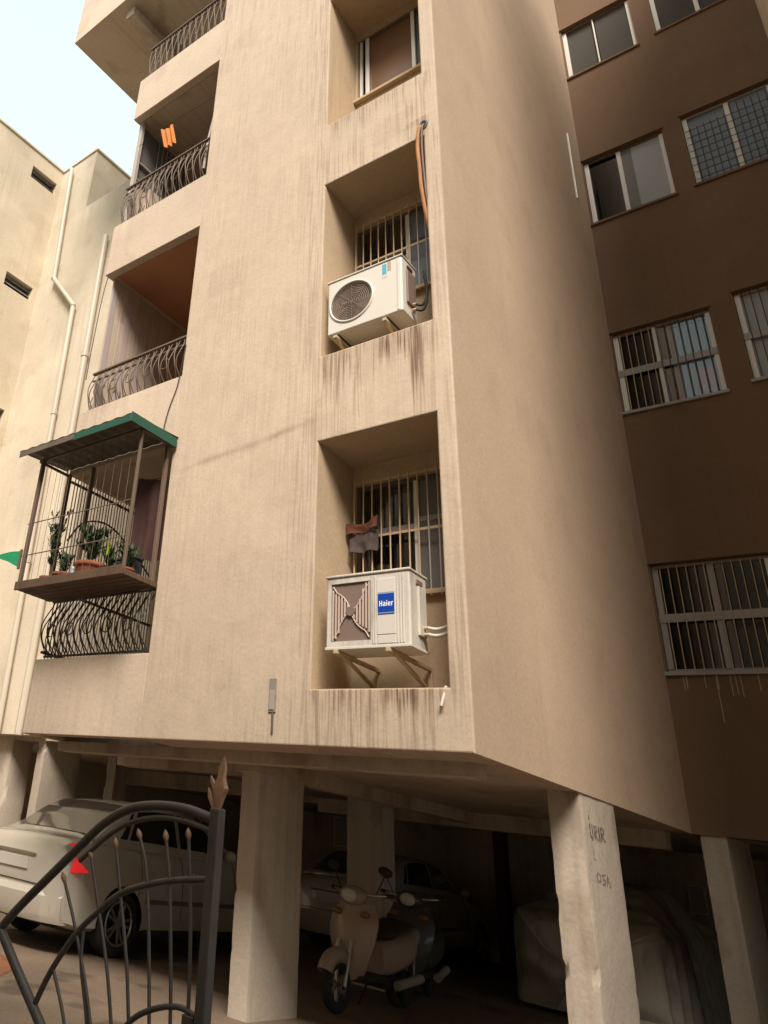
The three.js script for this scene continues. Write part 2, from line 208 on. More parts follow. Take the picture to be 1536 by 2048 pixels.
// niches: back wall, window, grille
niche.slice(0, 4).forEach(([a, b], k) => {
  const zb = -0.65, wy0 = k === 2 ? 10.15 : a + 0.95, wy1 = k === 2 ? b - 0.12 : b - 0.22, wx0 = NX0 + 0.03, wx1 = NX1 - 0.005;
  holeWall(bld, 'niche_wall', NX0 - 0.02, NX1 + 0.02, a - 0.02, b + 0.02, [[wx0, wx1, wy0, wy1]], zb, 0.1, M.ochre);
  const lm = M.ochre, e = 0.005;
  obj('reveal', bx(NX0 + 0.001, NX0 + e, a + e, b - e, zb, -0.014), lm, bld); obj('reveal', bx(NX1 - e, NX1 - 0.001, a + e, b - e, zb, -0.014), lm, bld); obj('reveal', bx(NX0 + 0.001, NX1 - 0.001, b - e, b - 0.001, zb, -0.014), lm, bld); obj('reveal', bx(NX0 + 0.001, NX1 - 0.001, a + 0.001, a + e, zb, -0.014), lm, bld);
  const w = part('window', bld); room(w, wx0, wx1, wy0, wy1, zb - 0.1, 1.2);
  const fm = k === 2 ? M.whiteFrame : M.alu, mx = NX0 + 0.62;
  frame(w, 'frame', wx0, wx1, wy0, wy1, zb - 0.09, zb - 0.03, 0.035, k === 2 ? M.darkFrame : M.darkFrame);
  if (k === 2) {
    for (const [p, q] of [[wx0 + 0.02, wx0 + 0.055], [wx0 + 0.10, wx0 + 0.15], [-0.545, -0.50]]) obj('mullion', rb(p, q, wy0 + 0.03, wy1 - 0.03, zb - 0.055, zb - 0.02, 0.005), fm, w);
    obj('pane', bx(wx0 + 0.15, -0.545, wy0 + 0.04, wy1 - 0.04, zb - 0.066, zb - 0.06), mat(lin(0.17, 0.095, 0.055), { roughness: 0.2 }), w);
    obj('pane', bx(-0.50, wx1 - 0.035, wy0 + 0.04, wy1 - 0.04, zb - 0.076, zb - 0.07), M.filmDark, w);
  } else {
    obj('mullion', rb(mx - 0.02, mx + 0.02, wy0 + 0.03, wy1 - 0.03, zb - 0.08, zb - 0.035, 0.005), M.whiteFrame, w);
    obj('pane', bx(wx0 + 0.03, mx - 0.02, wy0 + 0.03, wy1 - 0.03, zb - 0.075, zb - 0.07), M.glass, w);
    obj('pane', bx(mx + 0.02, wx1 - 0.03, wy0 + 0.03, wy1 - 0.03, zb - 0.065, zb - 0.06), k === 1 ? M.blueFilm : M.filmDark, w);
    obj('transom', [rb(wx0 + 0.03, mx - 0.02, wy0 + 0.60, wy0 + 0.65, zb - 0.085, zb - 0.04, 0.004), rb(mx + 0.02, wx1 - 0.03, wy0 + 0.66, wy0 + 0.71, zb - 0.08, zb - 0.05, 0.004)], k === 1 ? M.darkFrame : M.greyBar, w);
    const gy0 = wy0 - 0.06, gy1 = wy1 + 0.03, gz = zb + 0.05;
    for (let i = 0; i < 13; i++) obj('grille_bar', bar([wx0 + 0.02 + i * 0.0905, gy0, gz], [wx0 + 0.02 + i * 0.0905 + rr(-0.004, 0.004), gy1, gz], 0.0075), i < 8 ? M.tanBar : M.mauveBar, w);
    for (const y of [gy0 + 0.02, (gy0 + gy1) / 2, gy1 - 0.04]) obj('grille_rail', rb(wx0, wx1, y, y + 0.025, gz - 0.012, gz - 0.005, 0.003), M.tanBar, w);
  }
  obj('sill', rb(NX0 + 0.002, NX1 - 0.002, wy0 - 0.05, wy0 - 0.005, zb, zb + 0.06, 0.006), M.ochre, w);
});
// courtyard wall with its windows
const ZB = -6.0;
const cw = [ // x0, x1, y0, y1, mullion x
  [0.03, 1.28, 4.1, 5.5, 0.66, 'bars'], [0.03, 1.26, 7.83, 9.2, 0.57, 'bars2'], [1.56, 2.6, 7.9, 9.33, 2.1, 'bars3'], [0.0, 1.2, 11.42, 12.82, 0.55, 'open'], [1.47, 2.62, 11.45, 12.9, 2.05, 'mesh'],
  [0.0, 1.15, 14.95, 16.27, 0.55, 'plain'], [1.44, 2.5, 15.02, 16.3, 2.05, 'plain2'], [1.56, 2.6, 4.1, 5.5, 2.1, 'bars3']];
holeWall(bld, 'courtyard_wall', 0, 2.75, SOF, TOP, cw.map(([a, b, c, d]) => [Math.max(a, 0.03), b, c, d]), ZB, 0.25, M.brown);
for (const [X0, x1, y0, y1, mx, kind] of cw) {
  const x0 = Math.max(X0, 0.03), w = part('window', bld), z1 = ZB - 0.06, z0 = ZB - 0.12;
  room(w, x0, x1, y0, y1, ZB - 0.25, 1.3);
  const fm = M.whiteFrame;
  for (const [p, q] of [[y1 - 0.04, y1 - 0.002], [y0 + 0.002, y0 + 0.045]]) obj('frame_rail', rb(x0 + 0.002, x1 - 0.002, p, q, z0, z1, 0.005), kind === 'plain' || kind === 'open' ? M.brownBar : M.greyBar, w);
  obj('jamb', rb(x0 + 0.002, x0 + 0.07, y0 + 0.04, y1 - 0.04, z0 + 0.002, z1 + 0.01, 0.006), kind === 'open' ? M.alu : kind === 'bars' ? M.greyBar : fm, w);
  obj('jamb', rb(x1 - 0.06, x1 - 0.002, y0 + 0.04, y1 - 0.04, z0 + 0.002, z1 + 0.01, 0.006), fm, w);
  obj('mullion', rb(mx - (kind === 'plain' ? 0.012 : 0.032), mx + (kind === 'plain' ? 0.012 : 0.032), y0 + 0.04, y1 - 0.04, z0 + 0.004, z1 + 0.006, 0.006), kind === 'bars' ? M.greyBar : fm, w);
  const L = kind.startsWith('plain') ? M.darkPane : kind === 'bars' ? M.tint : kind === 'bars3' ? M.film : kind === 'mesh' ? M.blueFilm : M.tint, R = kind === 'open' ? M.film : kind === 'bars2' ? M.glass : kind.startsWith('plain') ? M.darkPane : kind === 'bars3' ? M.film : kind === 'mesh' ? M.blueFilm : M.tint;
  obj('pane', bx(x0 + 0.065, mx - 0.028, y0 + 0.04, y1 - 0.04, z0 + 0.02, z0 + 0.025), L, w);
  obj('pane', bx(mx + 0.028, x1 - 0.055, y0 + 0.04, y1 - 0.04, z0 + 0.034, z0 + 0.039), R, w);
  if (kind === 'open') obj('film_strip', bx(mx + 0.03, mx + 0.18, y0 + 0.05, y1 - 0.05, z0 + 0.041, z0 + 0.043), M.filmDark, w);
  if (kind === 'bars2') {
    const c = obj('curtain', cloth(x1 - mx - 0.15, y1 - y0 - 0.1, 6, 0.02), M.blueCurtain, w); c.position.set((mx + x1) / 2 + 0.05, y1 - 0.06, z0 - 0.06);
    const c2 = obj('curtain', cloth(0.22, 0.42, 3, 0.015), M.pinkCurtain, w); c2.position.set(x1 - 0.2, y0 + 0.5, z0 - 0.02); 
  }
  const gz = ZB - 0.03, m = kind === 'bars' ? M.tanBar : kind === 'bars2' ? M.brownBar : M.blackBar;
  if (kind.startsWith('bars')) {
    const n = Math.round((x1 - x0) / 0.098); for (let i = 1; i < n; i++) { const x = x0 + (x1 - x0) * i / n; obj('grille_bar', bar([x, y0 + 0.02, gz], [x + rr(-0.003, 0.003), y1 - 0.02, gz], 0.006, 5), kind === 'bars2' ? (x < mx ? M.tanBar : M.blackBar) : m, w); }
    for (const yy of [y0 + (y1 - y0) * 0.45]) obj('grille_rail', rb(x0, x1, yy, yy + 0.11, gz - 0.016, gz - 0.009, 0.003), M.greyBar, w);
  } else if (kind === 'mesh') {
    for (let i = 1; i < 13; i++) { const x = x0 + (x1 - x0) * i / 13; obj('grille_bar', bar([x, y0 + 0.02, gz], [x, y1 - (x < mx ? 0.25 : 0.1) - rr(0, 0.05), gz], 0.006, 5), M.blackBar, w); }
    for (let j = 0; j < 8; j++) { const y = y0 + 0.1 + j * 0.145; obj('grille_bar', bar([x0 + 0.02, y, gz + 0.012], [x1 - 0.02, y, gz + 0.012], 0.006, 5), M.blackBar, w); }
  }
  obj('sill', rb(x0 - 0.03, x1 + 0.03, y0 - 0.05, y0 - 0.003, ZB - 0.02, ZB + 0.035, 0.006), kind.startsWith('bars') ? M.greyBar : M.brown, w);
  if (y0 < 5 && x0 < 1) for (let i = 0; i < 11; i++) { const x = x0 + 0.02 + rr(0, 0.95), L = i === 2 ? 0.55 : rr(0.06, 0.28); obj('paint_drip', bar([x, y0 - 0.05, ZB + 0.004], [x, y0 - 0.05 - L, ZB + 0.003], 0.005, 5), M.mauveBar, w); }
  obj('hood', rb(x0 - 0.02, x1 + 0.03, y1 + 0.003, y1 + 0.04, ZB - 0.02, ZB + 0.03, 0.006), M.brown, w);
}
obj('side_wing', [bx(2.75, 7, SOF, TOP, -6.3, 0.5)], M.cream, bld);
obj('courtyard_back', [bx(2.75, 7, SOF + 0.22, TOP, -13, -6.3), bx(0, 2.75, TOP - 0.2, TOP, -13, -6.26)], M.brown, bld);
for (const x of [2.9, 6.6]) for (const z of [0.0, -5.6]) obj('column', rb(x, x + 0.25, GY - 0.05, SOF, z, z + 0.45, 0.012), M.column, bld);

// columns of the parking floor
const cols = [[-0.262, -0.003, -3.1, -2.12, SOF + 0.1], [-2.68, -2.47, -1.79, -1.0, 2.14], [-7.51, -7.33, -3.07, -2.33, SOF + 0.26], [-7.70, -7.48, -4.3, -4.0, SOF + 0.26], [-3.55, -3.035, -4.82, -4.5, SOF + 0.01], [0.07, 0.33, -7.35, -6.02, SOF + 0.03], [-8.52, -8.13, -2.75, -2.33, SOF + 0.26], [-6.0, -5.6, -9.6, -9.3, SOF + 0.03]];
for (const [a, b, c, d, t] of cols) {
  const nx = Math.max(4, Math.round((b - a) / 0.05)), nz = Math.max(4, Math.round((d - c) / 0.05)), g0 = new THREE.BoxGeometry(b - a, t - GY + 0.05, d - c, nx, 44, nz), p = g0.attributes.position;   // uneven plaster, chipped arrises
  for (let i = 0; i < p.count; i++) { let x = p.getX(i), y = p.getY(i), z = p.getZ(i); const ex = Math.abs(Math.abs(x) - (b - a) / 2) < 1e-4, ez = Math.abs(Math.abs(z) - (d - c) / 2) < 1e-4, k = a * 7 + y * 5, w = 0.006 * (fbm(k * 1.3, (x + z) * 6 + 40, 7, 999, 3) - 0.5); if (ex) x += w * 1.2; if (ez) z += 0.006 * (fbm(k * 1.1 + 9, (x - z) * 6 + 60, 9, 999, 3) - 0.5); if (ex && ez) { const h = 0.006 + 0.022 * smooth(0.62, 0.8, fbm(y * 4.3 + a * 3, z * 9 + 20, 23, 999, 4)); x -= Math.sign(x) * h; z -= Math.sign(z) * h; } p.setXYZ(i, x, y, z); }
  g0.translate((a + b) / 2, (t + GY - 0.05) / 2, (c + d) / 2); const gn = g0.toNonIndexed(); gn.computeVertexNormals(); const g = uvm(toCreasedNormals(gn, 0.5));
  obj('column', g, M.column, bld);
}
// beams under the slab
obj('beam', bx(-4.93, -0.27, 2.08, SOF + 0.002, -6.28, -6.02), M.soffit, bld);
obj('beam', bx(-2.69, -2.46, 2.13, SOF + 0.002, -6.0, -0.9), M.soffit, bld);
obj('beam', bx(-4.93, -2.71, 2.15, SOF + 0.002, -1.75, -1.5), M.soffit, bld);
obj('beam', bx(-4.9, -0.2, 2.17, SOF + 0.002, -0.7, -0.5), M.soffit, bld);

// balconies -------------------------------------------------------
const BX0 = -4.95, BX1 = -3.17;
for (let k = 0; k < 5; k++) {
  const b = k ? 2.19 + FH * k : SOF, t = 3.11 + FH * k;
  obj('balcony_parapet', rb(BX0 - 0.01, BX1 - 0.001, b, t - (k === 0 ? 0.03 : 0), -0.13, -0.004, 0.012), M.beige, bld);
  obj('balcony_parapet', rb(BX0 - 0.01, BX0 + 0.12, b + 0.002, t - 0.032, -1.74, -0.132, 0.01), M.beige2, bld);
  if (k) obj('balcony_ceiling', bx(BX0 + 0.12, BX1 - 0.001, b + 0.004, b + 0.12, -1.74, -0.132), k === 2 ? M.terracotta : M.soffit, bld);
  obj('balcony_back_wall', bx(BX0 + 0.002, BX1, k ? b + 0.12 : SOF + 0.22, (k < 4 ? 2.19 + FH * (k + 1) : TOP), -1.95, -1.745), k === 1 ? M.terracotta : M.soffit, bld);
  obj('balcony_inner_wall', bx(BX1, BX1 + 0.1, k ? b + 0.12 : SOF + 0.22, (k < 4 ? 2.19 + FH * (k + 1) : TOP), -1.745, -0.645), k === 1 ? M.terracotta : M.soffit, bld);
}
// the second-floor balcony is closed at its side by upright boards; above it a low wall and a window
{
  const y0 = 3.11 + FH - 0.03, y1 = 2.19 + FH * 2, w = part('side_screen', bld);
  for (let i = 0; i < 15; i++) { const z = -0.14 - i * 0.107; obj('board', rb(BX0 + rr(0.02, 0.035), BX0 + rr(0.05, 0.06), y0, y1 + 0.004, z - 0.104, z - rr(0, 0.004), 0.004), i % 3 ? M.beige2 : M.mauveBar, w); }
  const y2 = 3.11 + FH * 2 - 0.03, y3 = 2.19 + FH * 3;
  obj('side_wall', [bx(BX0, BX0 + 0.1, y2 + 0.002, y2 + 1.15, -1.74, -0.5), bx(BX0, BX0 + 0.1, y2 + 1.15, y3, -1.74, -1.3)], M.beige2, bld);
  const sw = part('window', bld);
  for (let i = 0; i < 7; i++) obj('grille_bar', bar([BX0 + 0.05, y2 + 1.15, -0.6 - i * 0.1], [BX0 + 0.05, y3, -0.6 - i * 0.1], 0.008), M.greyBar, sw);
  obj('post', rb(BX0 + 0.02, BX0 + 0.09, y2, y3, -0.2, -0.135, 0.005), M.mauveBar, sw); obj('pane', bx(BX0 + 0.015, BX0 + 0.02, y2 + 1.15, y3, -1.3, -0.2), M.filmDark, sw); obj('lower_panel', bx(BX0 + 0.015, BX0 + 0.03, y2, y2 + 1.15, -0.5, -0.2), M.beige2, sw);
  obj('grille_rail', [bx(BX0 + 0.03, BX0 + 0.07, y2 + 1.5, y2 + 1.53, -1.3, -0.2), bx(BX0 + 0.03, BX0 + 0.07, y2 + 1.15, y2 + 1.18, -0.5, -0.2)], M.greyBar, sw);
}
// ornamental railings: bellied bars between two rails
function railing(y0, y1, n, belly, m, low) {
  const g = part('balcony_railing', bld), z = -0.07;
  obj('top_rail', rb(BX0 + 0.06, BX1 - 0.02, y1 - 0.03, y1, z - 0.02, z + 0.03, 0.006), m, g); obj('bottom_rail', rb(BX0 + 0.06, BX1 - 0.02, y0 + 0.02, y0 + 0.04, z - 0.015, z + 0.02, 0.005), m, g);
  if (!low) obj('middle_rail', rb(BX0 + 0.06, BX1 - 0.02, y1 - 0.13, y1 - 0.11, z - 0.012, z + 0.012, 0.004), m, g);
  const H = y1 - y0 - 0.05, one = (sx) => { const pts = []; for (let q = 0; q <= 10; q++) { const t = q / 10; pts.push([sx * Math.sin(t * 6.283) * 0.022, 0.03 + t * H, belly * Math.pow(Math.sin(Math.PI * Math.pow(t, 0.75)), 1.5)]); } return tube(pts, 0.0075, 16, 5); };
  const gs = [one(1), one(-1)];
  for (let i = 0; i < n; i++) { const o = obj('bar', gs[i % 2], m, g); o.position.set(BX0 + 0.1 + (BX1 - BX0 - 0.18) * i / (n - 1), y0, z + 0.005); }
  for (let i = 0; i < (low ? 4 : 8); i++) { const o = obj('bar', gs[i % 2], m, g); o.rotation.y = -Math.PI / 2; o.position.set(BX0 + 0.07, y0, z - 0.1 - i * 0.1); }
  for (let i = 0; i < 5; i++) { const c = new THREE.TorusGeometry(0.07, 0.007, 5, 16, 4.6), o = obj('scroll', c, m, g); o.position.set(BX0 + 0.28 + i * 0.3, y0 + H * 0.45, z + belly * 0.9); o.rotation.z = i; }
}
railing(3.09, 3.78, 30, 0.15, M.blackBar, true);
railing(3.11 + FH, 3.11 + FH + 0.62, 26, 0.09, M.brownBar);
railing(3.11 + FH * 2, 3.11 + FH * 2 + 0.78, 26, 0.09, M.brownBar);
railing(3.11 + FH * 3, 3.11 + FH * 3 + 0.8, 26, 0.02, M.brownBar);
// overhanging top storey
obj('overhang_slab', bx(-6.879, BX1 - 0.002, 15.07, 15.25, -4.0, 0.279), M.soffit, bld);
obj('overhang', [bx(-6.88, BX1 - 0.002, 15.075, TOP, 0.13, 0.283), bx(-6.88, -6.73, 15.25, TOP, -4, 0.13)], M.beige, bld);
obj('overhang_beam', bx(-5.6, -5.4, 14.85, 15.068, -4, 0.1), M.soffit, bld);

// small wall things -----------------------------------------------
{ // drilled slot with grey cement
  const o = thing('wall_socket_box', 'small grey cement box sunk in the front wall', 'utility box', [-1.66, 2.66, 0]);
  obj('box', rb(-0.035, 0.035, -0.14, 0.14, -0.02, 0.012, 0.006), mat(lin(0.30, 0.26, 0.22), { map: rep(P2, 1) }), o); obj('cover', rb(-0.026, 0.026, -0.12, 0.04, 0.012, 0.018, 0.003), M.pvcGrey, o); obj('conduit', bar([0.015, -0.3, 0.012], [0.01, -0.14, 0.008], 0.009), M.darkFrame, o);
}
const wire = (pts, r, m, label) => tag(obj('cable', tube(pts, r, 40, 5), m), label, 'cable');
wire([[-3.145, 6.75, 0.012], [-3.16, 6.45, 0.03], [-3.21, 6.18, 0.012], [-3.3, 5.9, 0.012], [-3.335, 5.62, 0.02], [-3.3, 5.45, 0.03]], 0.006, M.rubber, 'thin black cable running down the wall above the caged balcony');
wire([[-4.88, 8.7, -0.02], [-4.85, 8.3, 0.05], [-4.84, 7.4, 0.09], [-4.9, 6.8, 0.05]], 0.006, M.rubber, 'black cable looping in front of the boarded balcony side');
{ // wrapped pipe run that comes out of the wall over the middle niche
  const o = thing('pipe_bundle', 'copper coloured wrapped pipes hanging from a hole above the middle niche', 'pipes', [0, 0, 0]);
  obj('wrapped_pipe', tube([[-0.165, 8.36, -0.02], [-0.175, 8.33, 0.03], [-0.205, 8.1, 0.035], [-0.195, 7.75, 0.03], [-0.19, 7.5, 0.02], [-0.17, 7.1, -0.05], [-0.16, 6.75, -0.25], [-0.2, 6.5, -0.35]], 0.019, 50, 8), M.copperWrap, o);
  obj('drain_hose', tube([[-0.145, 8.38, -0.02], [-0.145, 8.34, 0.028], [-0.158, 8.1, 0.04], [-0.155, 7.7, 0.03], [-0.152, 7.3, -0.02], [-0.17, 6.8, -0.3]], 0.011, 40, 6), M.brownBar, o);
  obj('hole', (() => { const g = new THREE.TorusGeometry(0.04, 0.014, 6, 16); g.scale(0.9, 1.3, 0.7); g.translate(-0.15, 8.37, 0.002); return g; })(), M.darkFrame, o);
  obj('dark_hole_disc', (() => { const g = new THREE.CylinderGeometry(0.036, 0.036, 0.004, 16); g.rotateX(Math.PI / 2); g.scale(0.9, 1.3, 1); g.translate(-0.15, 8.37, 0.003); return g; })(), M.dark, o);  // dark disc on the wall paints the shade inside the hole
}
tag(obj('drain_spout', [bar([-0.19, 2.72, -0.03], [-0.205, 2.57, 0.03], 0.012, 10)], M.pvc), 'short white drain spout under the lowest niche corner', 'pipe');
{ const o = thing('window_rod', 'bright metal strip standing proud of the flank wall', 'metal strip', [0, 11.45, -5.3]); obj('strip', rb(0, 0.03, 0, 1.45, -0.012, 0.012, 0.006), M.alu, o); obj('clip', rb(-0.002, 0.02, 1.2, 1.24, -0.02, 0.02, 0.004), M.alu, o); }
{ // cloth on the lowest grille
  const o = thing('hanging_cloth', 'dark red brown cloths hung over the lowest window grille', 'cloth', [-1.14, 4.36, -0.53]);
  const c = obj('red_cloth', cloth(0.33, 0.13, 1.2, 0.03, 0.02, 0.05), M.redBrown, o); c.rotation.z = 0.12; const d = obj('grey_cloth', cloth(0.28, 0.2, 1.6, 0.03, 0.012, 0.04), M.greyCloth, o); d.position.set(0.02, -0.12, -0.005);
}

// ---------------------------------------------------------------- air conditioners
{
  const W = 0.73, H = 0.59, D = 0.29, ac = thing('air_conditioner', 'white outdoor air conditioner with pinwheel grille and blue label in the lowest niche', 'air conditioner', [-1.13, 3.01, 0.06]);
  const body = rb(0, W, 0, H, -D, 0, 0.018, 3);
  const cut = new Evaluator(); cut.attributes = ['position', 'normal', 'uv']; cut.useGroups = false;
  const B = new Brush(body, M.white), S = new Brush(bx(0.045, 0.40, 0.055, H - 0.055, -0.02, 0.05), M.white); B.updateMatrixWorld(); S.updateMatrixWorld();
  const cas = cut.evaluate(B, S, SUBTRACTION); const cg = cas.geometry; cg.clearGroups(); obj('casing', cg, M.white, ac);
  obj('top_lid', rb(-0.008, W + 0.008, H - 0.004, H + 0.018, -D - 0.01, 0.012, 0.008), M.white, ac);
  obj('base_pan', rb(-0.004, W + 0.004, -0.012, 0.012, -D - 0.005, 0.006, 0.005), M.white2, ac);
  const gx = 0.2225, gy = H / 2, hw = 0.172, hh = 0.234; obj('grille_back', bx(0.046, 0.399, 0.056, H - 0.056, -0.0195, -0.016), M.taupe, ac);
  // pinwheel: slats in two sectors upright, in the other two lying, borders swirl with the radius
  const sector = (u, v) => { const r = Math.hypot(u, v), a = Math.atan2(v, u) + 0.55 * (1 - Math.min(1, r)) - 0.1; return ((Math.floor((a + Math.PI / 4) / (Math.PI / 2)) % 4) + 4) % 4; };
  for (let i = 0; i < 13; i++) for (const up of [1]) {
    const f = -0.94 + 1.88 * i / 12; let st = null;
    for (let q = 0; q <= 60; q++) { const t = -1 + q / 30, u = up ? f : t, v = up ? t : f, s = sector(u, v), inside = q < 60 && Math.hypot(u, v) > 0.2 && (up ? s % 2 === 0 : s % 2 === 1);
      if (inside && st === null) st = t; if (!inside && st !== null) { if (t - st > 0.1) obj('louvre', up ? rb(gx + f * hw - 0.0065, gx + f * hw + 0.0065, gy + st * hh, gy + t * hh, -0.014, 0.001, 0.004, 1) : rb(gx + st * hw, gx + t * hw, gy + f * hh - 0.004, gy + f * hh + 0.004, -0.014, -0.006, 0.003, 1), up ? M.pinkFin : M.taupe, ac); st = null; } }
  }
  for (let k = 0; k < 4; k++) { const pts = []; for (let q = 0; q <= 12; q++) { const r = 0.16 + 1.16 * q / 12, a = Math.PI / 4 + k * Math.PI / 2 - 0.55 * (1 - Math.min(1, r)) + 0.1 * (1 - q / 12); pts.push([gx + Math.max(-0.98, Math.min(0.98, r * Math.cos(a))) * hw, gy + Math.max(-0.98, Math.min(0.98, r * Math.sin(a))) * hh, -0.006]); } obj('swirl_rib', tube(pts, 0.006, 24, 6), M.pinkFin, ac); }
  const hub = new THREE.CylinderGeometry(0.038, 0.042, 0.018, 20); hub.rotateX(Math.PI / 2); hub.translate(gx, gy, -0.004); obj('fan_hub', hub, M.taupe, ac);
  for (const x of [0.415, 0.435, 0.62, 0.645, 0.668]) obj('rib', rb(x, x + 0.012, 0.02, H - 0.02, -0.004, 0.006, 0.004), M.white, ac);
  obj('front_panel', rb(0.456, 0.612, 0.09, H - 0.05, -0.004, 0.005, 0.004), M.white2, ac); obj('front_panel', rb(0.46, 0.61, 0.02, 0.085, -0.004, 0.004, 0.004), M.white2, ac);
  const cv = document.createElement('canvas'); cv.width = 256; cv.height = 352; const c = cv.getContext('2d'); c.fillStyle = '#0b3f9c'; c.fillRect(0, 0, 256, 352); c.fillStyle = '#8f9ab5'; c.fillRect(0, 0, 256, 26); c.fillRect(0, 322, 256, 14); c.fillStyle = '#f4f4f2'; c.font = 'bold 104px sans-serif'; c.textAlign = 'center'; c.textBaseline = 'middle'; c.save(); c.translate(128, 180); c.scale(0.82, 1.15); c.fillText('Haier', 0, 0); c.restore();
  const t = new THREE.CanvasTexture(cv); t.colorSpace = THREE.SRGBColorSpace;
  const lg = new THREE.BoxGeometry(0.138, 0.178, 0.002); lg.translate(0.534, 0.335, 0.0065); const lo = new THREE.Mesh(lg, [M.blue, M.blue, M.blue, M.blue, mat(0xffffff, { map: t, roughness: 0.35 }), M.blue]); lo.name = 'label'; lo.userData.label = 'blue label with white lettering'; ac.add(lo);
  obj('service_cover', rb(W - 0.003, W + 0.018, 0.1, H - 0.1, -0.24, -0.12, 0.006), M.white, ac); obj('hand_grip', rb(W - 0.003, W + 0.012, H - 0.09, H - 0.05, -0.2, -0.1, 0.005), M.taupe, ac);
  for (const y of [0.12, 0.17]) { obj('valve', bar([W + 0.01, y, -0.19], [W + 0.055, y, -0.19], 0.014, 10), M.bracket, ac); obj('pipe', tube([[W + 0.05, y, -0.19], [W + 0.1, y - 0.01, -0.2], [W + 0.16, y + 0.02, -0.26], [W + 0.2, y + 0.1, -0.36], [W + 0.21, y + 0.3, -0.5]], 0.014, 24, 8), M.plastic, ac); }
  for (const x of [0.1, 0.55]) { const b = part('bracket', ac); obj('arm', rb(x - 0.018, x + 0.018, -0.045, -0.014, -0.70, 0.02, 0.004), M.bracket, b); obj('strut', bar([x, -0.035, -0.1], [x, -0.21, -0.685], 0.018, 6), M.bracket, b); obj('wall_leg', rb(x - 0.02, x + 0.02, -0.23, -0.014, -0.708, -0.69, 0.004), M.bracket, b); }
}
{
  const W = 0.80, H = 0.65, D = 0.3, ac = thing('air_conditioner', 'white outdoor air conditioner with large round fan guard in the middle niche', 'air conditioner', [-1.225, 6.14, 0.0]);
  const E2 = new Evaluator(); E2.attributes = ['position', 'normal', 'uv']; E2.useGroups = false; const cx = 0.265, cy = 0.33, R = 0.228;
  const cyl = new THREE.CylinderGeometry(R, R, 0.1, 48); cyl.rotateX(Math.PI / 2); cyl.translate(cx, cy, 0.02);
  const B = new Brush(rb(0, W, 0, H, -D, 0, 0.02, 3), M.white), S = new Brush(uvm(cyl), M.white); B.updateMatrixWorld(); S.updateMatrixWorld(); const g = E2.evaluate(B, S, SUBTRACTION).geometry; g.clearGroups(); obj('casing', g, M.white2, ac);
  obj('top_lid', rb(-0.008, W + 0.008, H - 0.004, H + 0.016, -D - 0.01, 0.01, 0.008), M.white2, ac);
  const ring = new THREE.TorusGeometry(R + 0.006, 0.012, 8, 48); ring.translate(cx, cy, 0.002); obj('fan_ring', ring, M.white2, ac);
  const back = new THREE.CylinderGeometry(R, R, 0.004, 40); back.rotateX(Math.PI / 2); back.translate(cx, cy, -0.027); obj('fan_back', back, M.taupe, ac);
  for (let k = 1; k < 12; k++) { const t = new THREE.TorusGeometry(0.019 * k, 0.0035, 5, 40); t.translate(cx, cy, -0.004); obj('guard_ring', t, mat(lin(0.24, 0.18, 0.14)), ac); }
  for (let k = 0; k < 8; k++) { const a = k / 8 * 6.283; obj('guard_spoke', bar([cx, cy, -0.007], [cx + R * Math.cos(a), cy + R * Math.sin(a), -0.007], 0.004, 5), M.taupe, ac); }
  for (let k = 0; k < 3; k++) { const a = k * 2.094 + 0.5, s = new THREE.Shape(); s.moveTo(0.03, -0.03); s.quadraticCurveTo(0.13, -0.1, 0.2, -0.04); s.quadraticCurveTo(0.16, 0.07, 0.03, 0.04); const q = new THREE.ExtrudeGeometry(s, { depth: 0.003, bevelEnabled: false }); q.rotateX(0.15); q.rotateZ(a); q.translate(cx, cy, -0.02); obj('fan_blade', q, mat(lin(0.13, 0.10, 0.08)), ac); }
  obj('sticker', bx(0.60, 0.645, 0.50, 0.62, 0, 0.002), M.cyan, ac); obj('sticker', bx(0.655, 0.69, 0.52, 0.63, 0, 0.002), M.peel, ac); obj('sticker', bx(0.597, 0.65, 0.455, 0.495, 0, 0.002), M.white, ac);
  obj('side_rib', [rb(W - 0.05, W - 0.03, 0.02, H - 0.02, -0.004, 0.006, 0.004)], M.white, ac); obj('service_cover', rb(W - 0.003, W + 0.02, 0.14, H - 0.12, -0.25, -0.08, 0.008), M.taupe, ac); obj('hand_grip', rb(W - 0.003, W + 0.016, H - 0.1, H - 0.06, -0.2, -0.1, 0.005), M.dark, ac);
  for (const y of [0.1, 0.16]) { obj('valve', bar([W + 0.01, y, -0.18], [W + 0.05, y, -0.18], 0.015, 10), M.bracket, ac); obj('pipe', tube([[W + 0.04, y, -0.18], [W + 0.1, y - 0.03, -0.19], [W + 0.14, y + 0.05, -0.2], [W + 0.13, y + 0.3, -0.22], [W + 0.1, y + 0.42, -0.26]], 0.013, 24, 8), M.rubber, ac); }
  for (const x of [0.1, 0.62]) { const b = part('bracket', ac); obj('foot', rb(x - 0.02, x + 0.02, -0.03, -0.001, -0.28, -0.02, 0.005), M.rubber, b); obj('arm', rb(x - 0.02, x + 0.02, -0.06, -0.03, -0.645, 0.02, 0.004), M.bracket, b); obj('strut', bar([x, -0.05, 0.0], [x, -0.2, -0.4], 0.018, 6), M.bracket, b); }
}

